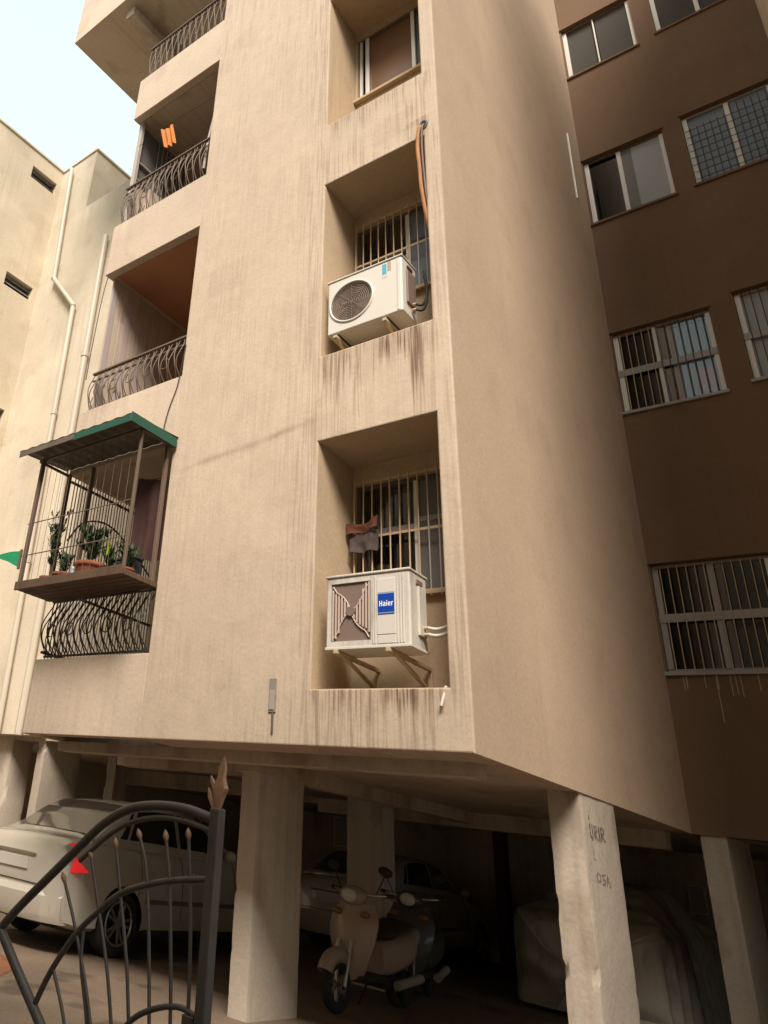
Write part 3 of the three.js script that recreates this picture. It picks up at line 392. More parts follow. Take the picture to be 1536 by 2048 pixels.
// ---------------------------------------------------------------- caged lower balcony and what is in it
{
  const o = thing('balcony_cage', 'brown metal cage with tin canopy and green edging around the lowest balcony', 'balcony cage');
  const X0 = -4.92, X1 = -3.17, Z = 0.5, Y0 = 3.8, Y1 = 5.40;
  const post = (x, z, m = M.brownBar, t = 0.022) => obj('post', rb(x - t, x + t, Y0 - 0.05, Y1, z - t, z + t, 0.005), m, o);
  post(X0 + 0.07, Z); post(X1, Z, M.brownBar, 0.016); post(X0 + 0.03, 0.03); post(-4.45, 0.03); post(X1 - 0.04, 0.04); 
  for (const x of [-4.35, -3.8]) obj('hanger', bar([x, Y1 - 0.3, Z], [x, Y1, Z], 0.006, 5), M.brownBar, o);
  obj('shelf', [0, 1, 2, 3, 4].map((i) => rb(X0 + 0.05, X1 + 0.02, Y0 - 0.06, Y0, 0.01 + i * 0.105, 0.105 + i * 0.105, 0.006)), M.wood, o);
  obj('shelf_fascia', rb(X0 + 0.045, X1 + 0.03, Y0 - 0.07, Y0 + 0.03, Z + 0.03, Z + 0.05, 0.006), M.wood, o);
  obj('top_rail', [rb(X0, X1, Y1 - 0.03, Y1, Z - 0.015, Z + 0.015, 0.004), rb(X0 - 0.015, X0 + 0.015, Y1 - 0.032, Y1 - 0.002, 0, Z, 0.004), rb(X1 - 0.015, X1 + 0.015, Y1 - 0.032, Y1 - 0.002, 0, Z, 0.004)], M.brownBar, o);
  // ribbed tin roof
  const n = 60, loops = []; for (let i = 0; i <= n; i++) { const x = -5.02 + (1.92) * i / n, y = Y1 + 0.03 + 0.006 * Math.sin(i * 1.1), a = 0.05; loops.push([[x, y, 0.76], [x, y + 0.006, 0.76], [x, y + 0.006 + a, 0.0], [x, y + a, 0.0]]); }
  obj('tin_roof', loft(loops), M.tin, o);
  obj('fascia', rb(-5.02, -4.02, Y1 - 0.045, Y1 + 0.03, 0.745, 0.757, 0.004), M.tin, o); obj('green_edging', rb(-4.018, -3.105, Y1 - 0.06, Y1 + 0.03, 0.745, 0.758, 0.004), M.green, o); obj('green_edging', rb(-3.108, -3.096, Y1 - 0.055, Y1 + 0.06, 0.02, 0.755, 0.004), M.green, o);
  for (let i = 1; i < 14; i++) obj('wire', bar([X0 + (X1 - X0) * i / 14 + rr(-0.02, 0.02), Y0, Z], [X0 + (X1 - X0) * i / 14, Y1 - 0.03, Z], 0.0032, 4), M.brownBar, o);
  const e = obj('front_grille', [0, 1].map((i) => rb(X0, X1, Y0 + 0.35 + i * 0.4, Y0 + 0.362 + i * 0.4, Z - 0.004, Z + 0.004, 0.002)), M.brownBar, o); e.visible = true;
}
{ // bars that close the side of that balcony
  const o = thing('side_grille', 'pale upright bars with an arched scroll closing the side of the caged balcony', 'window grille', [-4.9, 0, 0]);
  for (let i = 0; i < 34; i++) { const z = -1.7 + i * 0.049; obj('bar', bar([0, 3.1, z], [rr(-0.004, 0.004), 5.405, z], 0.0085, 5), M.mauveBar, o); }
  for (const y of [3.15, 3.9, 5.3]) obj('rail', bx(-0.012, 0.012, y, y + 0.03, -1.74, -0.02), M.brownBar, o);
  obj('scroll', tube([[0.02, 4.55, -0.1], [0.02, 4.85, -0.3], [0.02, 4.98, -0.7], [0.02, 4.8, -1.2], [0.02, 4.55, -1.6]], 0.012, 30, 6), M.brownBar, o);
}
{
  const pots = [[-4.45, 0.22, 0.12, 0.17, M.potDark, 'small red brown flower pot beside the blue bottle', 1], [-3.98, 0.24, 0.17, 0.22, M.pot, 'wide orange flower pot with bushy dark plant on the cage shelf', 2], [-3.74, 0.16, 0.1, 0.15, M.potDark, 'narrow dark red flower pot with one lime leaf', 3], [-3.45, 0.2, 0.09, 0.12, M.pot, 'little pale orange flower pot near the wall end of the shelf', 4], [-4.72, 0.2, 0.11, 0.16, M.potDark, 'red brown flower pot with tall bare twigs at the cage corner', 5]];
  for (const [x, z, r, h, m, label, kind] of pots) {
    const o = thing('potted_plant', label, 'potted plant', [x, 3.8, z], 0, 'pots on the cage shelf');
    obj('pot', new THREE.LatheGeometry([[0, 0], [r * 0.62, 0], [r * 0.68, 0.01], [r * 0.95, h * 0.82], [r * 1.05, h * 0.83], [r * 1.05, h], [r * 0.93, h], [r * 0.9, h * 0.88]].map((p) => new THREE.Vector2(...p)), 24), m, o);
    obj('soil', (() => { const g = new THREE.CylinderGeometry(r * 0.9, r * 0.9, 0.01, 20); g.translate(0, h * 0.88, 0); return g; })(), M.soilM, o);
    const lv = [], st = [], N = kind === 2 ? 300 : kind === 5 ? 220 : 130, Ht = kind === 5 ? 0.85 : kind === 2 ? 0.42 : 0.26;
    for (let s = 0; s < (kind === 5 ? 9 : 12); s++) { const a = rr(0, 6.28), q = rr(0.05, kind === 2 ? 0.28 : 0.15), e = [q * Math.cos(a), h + Ht * rr(0.6, 1), q * Math.sin(a) * 0.8]; st.push(tube([[0, h * 0.85, 0], [e[0] * 0.35, (h + e[1]) / 2, e[2] * 0.35], e], 0.004, 8, 4));
      for (let k = 0; k < N / 10; k++) { const t = rr(0.25, 1), L = rr(0.04, 0.09) * (kind === 2 ? 1.2 : 1), g = new THREE.PlaneGeometry(L * 0.42, L, 2, 3), p = g.attributes.position; for (let i = 0; i < p.count; i++) { const v = p.getY(i) / L + 0.5; p.setX(i, p.getX(i) * Math.sin(Math.PI * Math.min(0.97, Math.max(0.06, v)))); p.setZ(i, -0.35 * L * v * v + Math.abs(p.getX(i)) * 0.4); } g.translate(0, L / 2, 0); g.rotateX(rr(0.2, 1.5)); g.rotateY(rr(0, 6.28)); g.translate(e[0] * t * t + rr(-0.02, 0.02), h * 0.85 + (e[1] - h * 0.85) * t, e[2] * t * t + rr(-0.02, 0.02)); g.computeVertexNormals(); lv.push(g); } }
    obj('stem', st, M.stem, o); obj('foliage', lv, kind === 5 ? M.leaf2 : M.leaf, o);
    if (kind === 3) { const g = new THREE.PlaneGeometry(0.035, 0.22, 2, 6), p = g.attributes.position; for (let i = 0; i < p.count; i++) { const v = p.getY(i) / 0.22 + 0.5; p.setX(i, p.getX(i) * Math.sin(Math.PI * Math.max(0.05, Math.min(0.97, v)))); p.setZ(i, 0.05 * v * v); } g.rotateZ(-0.25); g.translate(0.02, 0.36, 0.08); g.computeVertexNormals(); obj('lime_leaf', g, M.lime, o); }
  }
  const b = thing('bottle', 'pale blue plastic bottle standing between the flower pots', 'bottle', [-4.24, 3.8, 0.26]);
  obj('bottle_body', new THREE.LatheGeometry([[0, 0], [0.035, 0], [0.038, 0.01], [0.038, 0.13], [0.03, 0.16], [0.014, 0.18], [0.014, 0.2], [0, 0.2]].map((p) => new THREE.Vector2(...p)), 20), mat(lin(0.16, 0.26, 0.36), { roughness: 0.3 }), b); obj('cap', (() => { const g = new THREE.CylinderGeometry(0.017, 0.017, 0.025, 16); g.translate(0, 0.21, 0); return g; })(), M.white2, b);
  const q = thing('storage_crate', 'dark slate plastic crate among the flower pots', 'crate', [-3.55, 3.8, 0.08]); obj('crate_body', [rb(-0.14, 0.14, 0, 0.26, -0.07, 0.06, 0.012)], mat(lin(0.03, 0.035, 0.04), { roughness: 0.6 }), q); obj('rim', rb(-0.155, 0.155, 0.26, 0.29, -0.08, 0.07, 0.008), mat(lin(0.035, 0.042, 0.05), { roughness: 0.6 }), q);
  const d = thing('hanging_cloth', 'dark maroon cloth hanging inside the caged balcony', 'cloth', [-3.36, 5.05, -0.05]); const dm = obj('cloth_sheet', cloth(0.5, 0.95, 3, 0.035, 0.012), M.maroon, d); dm.rotation.y = 0.5; obj('line', bar([-0.35, 0.01, 0.1], [0.2, 0.01, -0.1], 0.004, 5), M.rubber, d);
  const gr = thing('green_sheet', 'bright green plastic sheet sticking out at the cage corner', 'plastic sheet', [-4.93, 4.13, 0.5]);
  obj('sheet', loft([[[0, -0.11, 0.012], [0, 0.09, 0.012], [0, 0.09, 0], [0, -0.11, 0]], [[-0.2, -0.02, 0.03], [-0.2, 0.1, 0.03], [-0.2, 0.1, 0.02], [-0.2, -0.02, 0.02]], [[-0.48, 0.07, 0.012], [-0.48, 0.1, 0.012], [-0.48, 0.1, 0.004], [-0.48, 0.07, 0.004]]]), M.brightGreen, gr); obj('ferrule', rb(-0.015, 0.015, -0.13, 0.11, -0.006, 0.02, 0.004), M.brownBar, gr);
}
{ const o = thing('hanging_cloth', 'small orange cloth pegged up in an open upper balcony', 'cloth', [-4.12, 11.12, 0.0]); const c = obj('cloth_sheet', cloth(0.2, 0.46, 2.7, 0.022, 0.006, 0.06), M.orange, o); c.rotation.y = 0.3; c.rotation.z = 0.25; obj('line', tube([[-0.7, 0.12, -0.1], [0, 0, 0], [0.9, 0.1, -0.1]], 0.004, 16, 4), M.rubber, o); }
tag(obj('drain_pipe', tube([[-3.24, 11.9, -0.2], [-3.3, 11.0, -0.18], [-3.36, 10.4, -0.16], [-3.38, 9.9, -0.16]], 0.022, 24, 8), M.pvcGrey), 'thin grey pipe at the inner edge of an open upper balcony', 'pipe');

// ---------------------------------------------------------------- neighbouring building
const nb = thing('neighbour_building', 'cream coloured neighbouring block with small ventilator windows', 'building');
{
  const win = []; for (let k = 0; k < 4; k++) win.push([14.7 - 3.13 * k, 15.05 - 3.13 * k]);
  const zz = [-1.97, -1.23];
  const s = new THREE.Shape([[-9, GY - 0.1], [11.5, GY - 0.1], [11.5, 15.5], [-9, 15.5]].map((p) => new THREE.Vector2(...p)));   // u = -z
  win.forEach(([a, b], k) => s.holes.push(new THREE.Path([[-zz[1], a], [-zz[1], b], [-zz[0], b], [-zz[0], a]].map((p) => new THREE.Vector2(...p)))));
  const g = new THREE.ExtrudeGeometry(s, { depth: 0.25, bevelEnabled: false }); g.rotateY(Math.PI / 2); g.translate(-10.25, 0, 0); obj('wall', uvm(g), M.cream, nb);
  for (const [a, b] of win) { const w = part('window', nb); obj('louvre_back', bx(-10.24, -10.2, a - 0.02, b + 0.02, zz[0] - 0.02, zz[1] + 0.02), M.filmDark, w); for (let i = 0; i < 3; i++) { const q = obj('slat', rb(-0.002, 0.002, -0.06, 0.06, 0, zz[1] - zz[0], 0.001, 1), M.film, w); q.position.set(-10.12, a + 0.06 + i * 0.115, zz[0]); q.rotation.z = 0.7; } obj('frame', [bx(-10.1, -10.06, a, a + 0.02, zz[0], zz[1]), bx(-10.1, -10.06, b - 0.02, b, zz[0], zz[1])], M.greyBar, w); }
  obj('projecting_block', [bx(-10.0, -7.3, SOF + 0.25, 13.75, -6, -2.1), bx(-10.0, -8.8, 13.75, 15.5, -6, -2.1)], M.cream2, nb);
  obj('roof_edge', [rb(-10.3, -9.97, 15.5, 15.56, -2.08, 9, 0.01), rb(-10, -8.77, 15.502, 15.56, -6, -2.07, 0.01)], M.cream, nb);
}
const pipe = (pts, r, label, m = M.pvc) => { const o = thing('drain_pipe', label, 'pipe', [0, 0, 0], 0, 'drain pipes on the neighbouring block'); const path = new THREE.CurvePath(); for (let i = 0; i + 1 < pts.length; i++) path.add(new THREE.LineCurve3(V(...pts[i]), V(...pts[i + 1]))); obj('pipe', pts.slice(1).map((p, i) => bar(pts[i], p, r, 12)), m, o); for (const p of pts.slice(1, -1)) { const g = new THREE.SphereGeometry(r * 1.25, 12, 8); g.translate(...p); obj('elbow', g, m, o); } const a = pts[pts.length - 2], b = pts.at(-1); for (const t of [0.3, 0.65]) { const p = a.map((v, k) => v + (b[k] - v) * t); obj('collar', bar([p[0], p[1] - 0.05, p[2]], [p[0], p[1] + 0.05, p[2]], r * 1.25, 12), m, o); } };
pipe([[-9.55, 15.3, -2.0], [-9.3, 11.9, -2.0], [-8.4, 10.8, -2.0], [-8.15, 2.4, -2.0]], 0.05, 'cream drain pipe with a long slanted offset on the neighbouring block');
pipe([[-7.75, 12.3, -2.0], [-7.62, 2.5, -2.0]], 0.06, 'straight cream drain pipe nearest the balconies');

// unseen block added across the lane, behind the viewer, sized to shade the yard
{
  const o = thing('unseen_facing_block', 'unseen plain beige block added across the lane to shade the yard', 'building', [0, 0, 10.6]);
  obj('wall', bx(-22, 26, GY - 0.1, 14.2, 0.3, 8), M.cream2, o); obj('parapet', rb(-22.05, 26.05, 14.2, 14.5, 0.2, 8.05, 0.02), M.beige, o);
  for (let k = 0; k < 4; k++) obj('floor_band', rb(-22.02, 26.02, 3 + 3.1 * k, 3.2 + 3.1 * k, 0.2, 0.32, 0.02), M.beige, o);
  for (let k = 0; k < 4; k++) for (let i = 0; i < 11; i++) { const w = part('window', o), x = -20 + i * 4.2, y = 1.2 + 3.1 * k; obj('frame', rb(x - 0.8, x + 0.8, y - 0.05, y + 1.35, 0.24, 0.31, 0.01, 1), M.whiteFrame, w); for (const d of [-0.38, 0.38]) obj('pane', bx(x + d - 0.34, x + d + 0.34, y + 0.03, y + 1.27, 0.225, 0.238), M.filmDark, w); }
}

// ---------------------------------------------------------------- cars
const carPaint = new THREE.MeshPhysicalMaterial({ color: lin(0.52, 0.48, 0.41), roughness: 0.35, clearcoat: 1, clearcoatRoughness: 0.06, metalness: 0.1 }), carGlass = new THREE.MeshPhysicalMaterial({ color: lin(0.012, 0.011, 0.010), roughness: 0.04, clearcoat: 1 }), tyreM = mat(lin(0.022, 0.021, 0.02), { roughness: 0.85 }), rimM = mat(lin(0.45, 0.43, 0.40), { roughness: 0.3, metalness: 0.8 }), chromeM = mat(lin(0.6, 0.58, 0.55), { roughness: 0.15, metalness: 1 });
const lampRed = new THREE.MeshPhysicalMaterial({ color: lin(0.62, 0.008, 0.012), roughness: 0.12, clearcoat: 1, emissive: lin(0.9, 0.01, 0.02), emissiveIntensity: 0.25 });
function interp(tab, l) { let i = 0; while (i < tab.length - 2 && l > tab[i + 1][0]) i++; const [a, p] = tab[i], [b, q] = tab[i + 1], t = Math.max(0, Math.min(1, (l - a) / (b - a))), s = t * t * (3 - 2 * t) * 0.4 + t * 0.6; return p + (q - p) * s; }
function makeCar(label, paint) {                                           // rear at l = 0, nose towards -z
  const o = thing('parked_car', label, 'car');
  const Wd = [[0, 0.60], [0.04, 0.69], [0.12, 0.77], [0.3, 0.83], [0.9, 0.85], [3.2, 0.85], [3.9, 0.81], [4.25, 0.7], [4.42, 0.52]], Dk = [[0, 0.82], [0.04, 0.92], [0.1, 0.99], [0.2, 1.035], [0.5, 1.06], [1.2, 1.03], [3.1, 0.97], [3.6, 0.90], [4.1, 0.80], [4.3, 0.7], [4.42, 0.55]], Bt = [[0, 0.42], [0.08, 0.27], [0.4, 0.22], [4.0, 0.2], [4.3, 0.24], [4.42, 0.35]];
  const ls = []; for (let l = 0; l <= 4.4201; l += l < 0.3 || l > 3.99 ? 0.04 : 0.13) ls.push(Math.min(l, 4.42));
  const sec = (l) => { const w = interp(Wd, l), t = interp(Dk, l), b = interp(Bt, l), h = t - b, P = [[0, b], [w - 0.1, b], [w - 0.02, b + 0.05 * h], [w - 0.005, b + 0.16 * h], [w, b + 0.4 * h], [w - 0.008, b + 0.62 * h], [w - 0.03, b + 0.8 * h], [w - 0.055, b + 0.9 * h], [w - 0.1, b + 0.965 * h], [w - 0.22, t], [0, t + 0.015]]; return [...P, ...P.slice(1, -1).reverse().map(([x, y]) => [-x, y])].map(([x, y]) => [x, y, -l]); };
  const E = new Evaluator(); E.attributes = ['position', 'normal', 'uv']; E.useGroups = false;
  let body = new Brush(loft(ls.map(sec), 0.5), paint); body.updateMatrixWorld();
  const inflated = body.geometry.clone();
  for (const l of [0.92, 3.5]) for (const s of [-1, 1]) { const c = new THREE.CylinderGeometry(0.345, 0.345, 0.34, 32); c.rotateZ(Math.PI / 2); c.translate(s * 0.78, 0.31, -l); const b = new Brush(uvm(c), paint); b.updateMatrixWorld(); body = E.evaluate(body, b, SUBTRACTION); body.updateMatrixWorld(); }
  body.geometry.clearGroups(); obj('body', body.geometry, paint, o);
  // cabin
  const G = [[0.42, 1.04, 1.055, 0.70], [0.62, 1.05, 1.17, 0.66], [0.85, 1.05, 1.32, 0.62], [1.12, 1.05, 1.425, 0.59], [1.5, 1.045, 1.47, 0.585], [2.0, 1.03, 1.475, 0.585], [2.35, 1.02, 1.44, 0.59], [2.7, 1.0, 1.27, 0.63], [3.0, 0.985, 1.09, 0.67], [3.15, 0.97, 1.0, 0.7]];
  const cab = G.map(([l, b, t, rw], i) => { const bw = 0.765; t = Math.max(t, b + 0.015); const P = [[0, b - 0.05], [bw, b - 0.05], [bw - 0.005, b + 0.01], [rw + 0.03 + (bw - rw - 0.03) * 0.35, b + (t - b) * 0.62], [rw + 0.03, t - 0.05 * Math.min(1, (t - b) / 0.3)], [rw - 0.05, t - 0.01], [rw - 0.2, t + 0.012], [0, t + 0.02]]; return [...P, ...P.slice(1, -1).reverse().map(([x, y]) => [-x, y])].map(([x, y]) => [x, y, -l]); });
  obj('cabin', loft(cab, 0.55), paint, o);
  const gi = (l, k) => { let i = 0; while (i < G.length - 2 && l > G[i + 1][0]) i++; const t = (l - G[i][0]) / (G[i + 1][0] - G[i][0]); return G[i][k] + (G[i + 1][k] - G[i][k]) * t; }, sideX = (l, f) => { const b = gi(l, 1), t = gi(l, 2), rw = gi(l, 3), x1 = 0.76, x2 = rw + 0.03 + (0.765 - rw - 0.03) * 0.35, x3 = rw + 0.03; return [f < 0.62 ? x1 + (x2 - x1) * f / 0.62 : x2 + (x3 - x2) * (f - 0.62) / 0.33, b + (t - b) * f]; };
  const patch = (s, pts) => { const n = 8, m = 5, v = [], P = (i, j) => { const u = i / n, q = j / m, l = (pts[0][0] * (1 - u) + pts[1][0] * u) * (1 - q) + (pts[3][0] * (1 - u) + pts[2][0] * u) * q, f = (pts[0][1] * (1 - u) + pts[1][1] * u) * (1 - q) + (pts[3][1] * (1 - u) + pts[2][1] * u) * q, [x, y] = sideX(l, f); return [s * (x + 0.012), y, -l]; }; for (let i = 0; i < n; i++) for (let j = 0; j < m; j++) { const a = P(i, j), b = P(i + 1, j), c = P(i + 1, j + 1), d = P(i, j + 1); v.push(...a, ...b, ...c, ...a, ...c, ...d); } const g = new THREE.BufferGeometry(); g.setAttribute('position', new THREE.Float32BufferAttribute(v, 3)); g.computeVertexNormals(); return uvm(toCreasedNormals(g, 1)); };
  for (const s of [1, -1]) {
    obj('side_window', patch(s, [[1.02, 0.12], [1.86, 0.08], [1.86, 0.86], [1.22, 0.86]]), carGlass, o); obj('side_window', patch(s, [[1.92, 0.08], [2.8, 0.12], [2.38, 0.86], [1.92, 0.86]]), carGlass, o); obj('quarter_window', patch(s, [[0.86, 0.16], [0.98, 0.13], [1.15, 0.84], [1.1, 0.8]]), carGlass, o);
    obj('door_seam', [1.30, 1.92, 2.95].map((l) => { const w = interp(Wd, l), b = interp(Bt, l), h = interp(Dk, l) - b; return tube([[w - 0.004, 0.17], [w + 0.001, 0.4], [w - 0.007, 0.62], [w - 0.029, 0.8], [w - 0.054, 0.9], [w - 0.09, 0.955]].map(([x, f]) => [s * x, b + f * h, -l - (l < 1.5 ? 0.25 * Math.max(0, 0.6 - f) * -1 - 0.1 : 0)]), 0.004, 20, 5); }), tyreM, o);
    obj('side_moulding', rb(Math.min(s * 0.848, s * 0.862), Math.max(s * 0.848, s * 0.862), 0.50, 0.545, -3.05, -1.28, 0.005), mat(lin(0.16, 0.14, 0.12), { roughness: 0.5 }), o);
    for (const l of [1.25, 2.1]) obj('door_handle', rb(Math.min(s * 0.83, s * 0.866), Math.max(s * 0.83, s * 0.866), 0.80, 0.83, -l - 0.16, -l, 0.01), paint, o);
    obj('door_mirror', (() => { const g = new THREE.SphereGeometry(0.1, 14, 10); g.scale(0.85, 0.65, 0.6); g.translate(s * 0.9, 1.05, -2.75); return g; })(), paint, o);
    obj('sill_trim', rb(Math.min(s * 0.80, s * 0.845), Math.max(s * 0.80, s * 0.845), 0.19, 0.26, -3.1, -1.3, 0.01), tyreM, o);
    // lamp: the body skin pushed out and cut by a wedge
    const inf = new Brush(inflated.clone(), lampRed); const p = inf.geometry.attributes.position, nn = inf.geometry.attributes.normal; for (let i = 0; i < p.count; i++) p.setXYZ(i, p.getX(i) + 0.007 * nn.getX(i), p.getY(i) + 0.007 * nn.getY(i), p.getZ(i) + 0.007 * nn.getZ(i)); inf.updateMatrixWorld();
    const wedge = loft([[[s * 0.60, 0.78, 0.1], [s * 0.60, 0.96, 0.1], [s * 0.78, 1.02, 0.1], [s * 0.95, 1.02, 0.1], [s * 0.95, 0.73, 0.1], [s * 0.72, 0.73, 0.1]], [[s * 0.60, 0.78, -0.12], [s * 0.60, 0.96, -0.12], [s * 0.78, 1.02, -0.22], [s * 0.95, 1.02, -0.36], [s * 0.95, 0.76, -0.26], [s * 0.72, 0.73, -0.12]]].map((L) => s > 0 ? L : [...L].reverse()), 0.3); const wb = new Brush(wedge, lampRed); wb.updateMatrixWorld();
    const tl = E.evaluate(inf, wb, INTERSECTION).geometry; tl.clearGroups(); obj('tail_light', tl, lampRed, o);
  }
  // rear and front glass
  const ends = (l0, l1, f0, f1) => { const v = [], n = 8, P = (i, j) => { const u = -1 + 2 * i / n, q = j / 6, l = l0 + (l1 - l0) * q, t = Math.max(gi(l, 2), gi(l, 1) + 0.015), w = (gi(l, 3) - 0.07) + 0.02; const y = t + 0.02 - 0.012 * u * u + 0.008; return [u * w, y, -l]; }; for (let i = 0; i < n; i++) for (let j = 0; j < 6; j++) { const a = P(i, j), b = P(i + 1, j), c = P(i + 1, j + 1), d = P(i, j + 1); v.push(...a, ...b, ...c, ...a, ...c, ...d); } const g = new THREE.BufferGeometry(); g.setAttribute('position', new THREE.Float32BufferAttribute(v, 3)); g.computeVertexNormals(); return uvm(toCreasedNormals(g, 1)); };
  obj('rear_window', ends(0.47, 1.08), new THREE.MeshPhysicalMaterial({ color: lin(0.05, 0.047, 0.042), roughness: 0.12, clearcoat: 1 }), o); obj('windscreen', ends(2.42, 3.08), carGlass, o);
  obj('rear_bumper', loft([0, 1, 2, 3, 4, 5, 6, 7, 8].map((i) => { const u = -1 + i / 4, x = u * 0.76, z = 0.05 - 0.17 * Math.pow(Math.abs(u), 4); return [[x, 0.27, z - 0.1], [x, 0.27, z - 0.01], [x, 0.33, z + 0.02], [x, 0.5, z + 0.025], [x, 0.56, z - 0.02], [x, 0.56, z - 0.12]]; }), 0.5), paint, o);
  obj('number_plate', rb(-0.25, 0.25, 0.70, 0.81, 0.0, 0.02, 0.004), mat(lin(0.55, 0.52, 0.47)), o); obj('plate_trim', rb(-0.36, 0.36, 0.835, 0.865, -0.03, 0.022, 0.008), chromeM, o); obj('boot_seam', [rb(-0.6, 0.6, 0.585, 0.592, -0.02, 0.012, 0.002)], tyreM, o);
  for (const l of [0.92, 3.5]) for (const s of [1, -1]) {
    const w = part('wheel', o); w.position.set(s * 0.74, 0.31, -l); w.rotation.y = s > 0 ? 0 : Math.PI;
    obj('tyre', (() => { const g = new THREE.LatheGeometry([[0.2, -0.09], [0.27, -0.1], [0.3, -0.085], [0.31, -0.05], [0.31, 0.05], [0.3, 0.085], [0.27, 0.1], [0.2, 0.09]].map((p) => new THREE.Vector2(...p)), 40); g.rotateZ(-Math.PI / 2); return g; })(), tyreM, w);
    const sp = [(() => { const g = new THREE.TorusGeometry(0.2, 0.014, 8, 40); g.rotateY(Math.PI / 2); g.translate(0.085, 0, 0); return g; })(), (() => { const g = new THREE.CylinderGeometry(0.045, 0.05, 0.03, 20); g.rotateZ(Math.PI / 2); g.translate(0.075, 0, 0); return g; })()];
    for (let k = 0; k < 10; k++) { const g = rb(0.06, 0.085, 0.03, 0.2, -0.013, 0.013, 0.005, 1); g.rotateX(k * 0.6283 + (k % 2 ? 0.12 : -0.12)); sp.push(g); } obj('rim', sp, rimM, w);
    obj('wheel_disc', (() => { const g = new THREE.CylinderGeometry(0.2, 0.2, 0.02, 32); g.rotateZ(Math.PI / 2); g.translate(-0.02, 0, 0); return g; })(), tyreM, w);
  }
  obj('underbody', rb(-0.72, 0.72, 0.2, 0.5, -3.9, -0.3, 0.02), tyreM, o);
  return o;
}
const car = makeCar('pearl white sedan with bright red tail lamps behind the iron gate', carPaint); car.position.set(-5.77, GY, -0.86); car.scale.set(1.05, 1.1, 1.05);
{ const c2 = car.clone(); c2.name = numbered('parked_car'); c2.userData = { label: 'second white sedan parked deep behind the columns and the scooters', category: 'car' }; c2.position.set(-4.9, GY, -6.4); c2.scale.setScalar(1); const off = lampRed.clone(); off.emissiveIntensity = 0; off.color.setRGB(0.35, 0.008, 0.01); c2.traverse((m) => { if (m.material === lampRed) m.material = off; }); scene.add(c2); }
// covered car
{
  const o = thing('covered_car', 'car under a dusty grey brown cloth cover behind the lettered column', 'covered car', [-1.42, GY, -6.25]);
  const prof = [[0, 0.78, 0.66], [0.06, 0.98, 0.79], [0.45, 1.04, 0.84], [0.75, 1.16, 0.85], [1.25, 1.44, 0.86], [2.3, 1.47, 0.86], [2.95, 1.12, 0.86], [3.6, 0.94, 0.84], [3.95, 0.74, 0.7]], loops = [];
  for (let i = 0; i <= 110; i++) { const l = 3.95 * Math.pow(i / 110, 1.25), H = interp(prof.map((p) => [p[0], p[1]]), l), W = interp(prof.map((p) => [p[0], p[2]]), l), e5 = Math.pow(Math.max(0, 1 - Math.pow(Math.max(0, 1 - l / 0.55), 2.6)), 1 / 2.6), roof = 0.56 + 0.44 * (1 - smooth(1.0, 1.25, H)), L = [];
    for (let j = 0; j <= 110; j++) { const q = j / 55 - 1, s = Math.abs(q), sg = Math.sign(q), belt = Math.min(H, 0.92); let x, y;           // skirt, shoulder, roof
      if (s > 0.55) { const t = (s - 0.55) / 0.45; x = W * (1 + 0.05 * t); y = belt * (1 - t); } else if (s > 0.3) { const t = (0.55 - s) / 0.25; x = W * (1 - t * (1 - roof)) - 0.04 * Math.sin(t * 3.14); y = belt + (H - belt) * Math.sin(t * 1.57); } else { x = W * roof * s / 0.3; y = H + 0.03 * (1 - s / 0.3); }
      const sk = smooth(0.45, 1, s), n1 = fbm(l * 2.4, q * 3 + 9, 17, 999, 4) - 0.5, n2 = Math.sin(l * 17 + 5 * fbm(l * 1.3, 2, 5, 999, 3) + q * 2), n3 = fbm(l * 7 + q * 4, q * 9 - l * 3 + 30, 41, 999, 3) - 0.5;
      x += 0.05 * sk * n2 + 0.09 * n1 + 0.03 * n3 * (1 - 0.4 * sk); y += (0.05 * n1 + 0.025 * n3) * (1 - sk); const end = smooth(0.35, 0, l) ;
      x *= 0.45 + 0.55 * e5; y *= 0.72 + 0.28 * e5;
      L.push([sg * x * (1 + 0.03 * end * Math.sin(y * 14)), Math.max(0.05, y + 0.05), -l + 0.07 * end * Math.sin(q * 23 + 4 * n1) * (1 - y / H) + 0.02 * n3]); } loops.push(L); }
  obj('cover', loft(loops, 0.9), mat(lin(0.50, 0.45, 0.40), { roughness: 0.7, map: rep(P2, 0.6) }), o);
  for (const l of [0.75, 3.2]) for (const s of [-0.7, 0.7]) obj('tyre', (() => { const g = new THREE.TorusGeometry(0.24, 0.07, 8, 24); g.rotateY(Math.PI / 2); g.translate(s, 0.3, -l); return g; })(), tyreM, o);
}
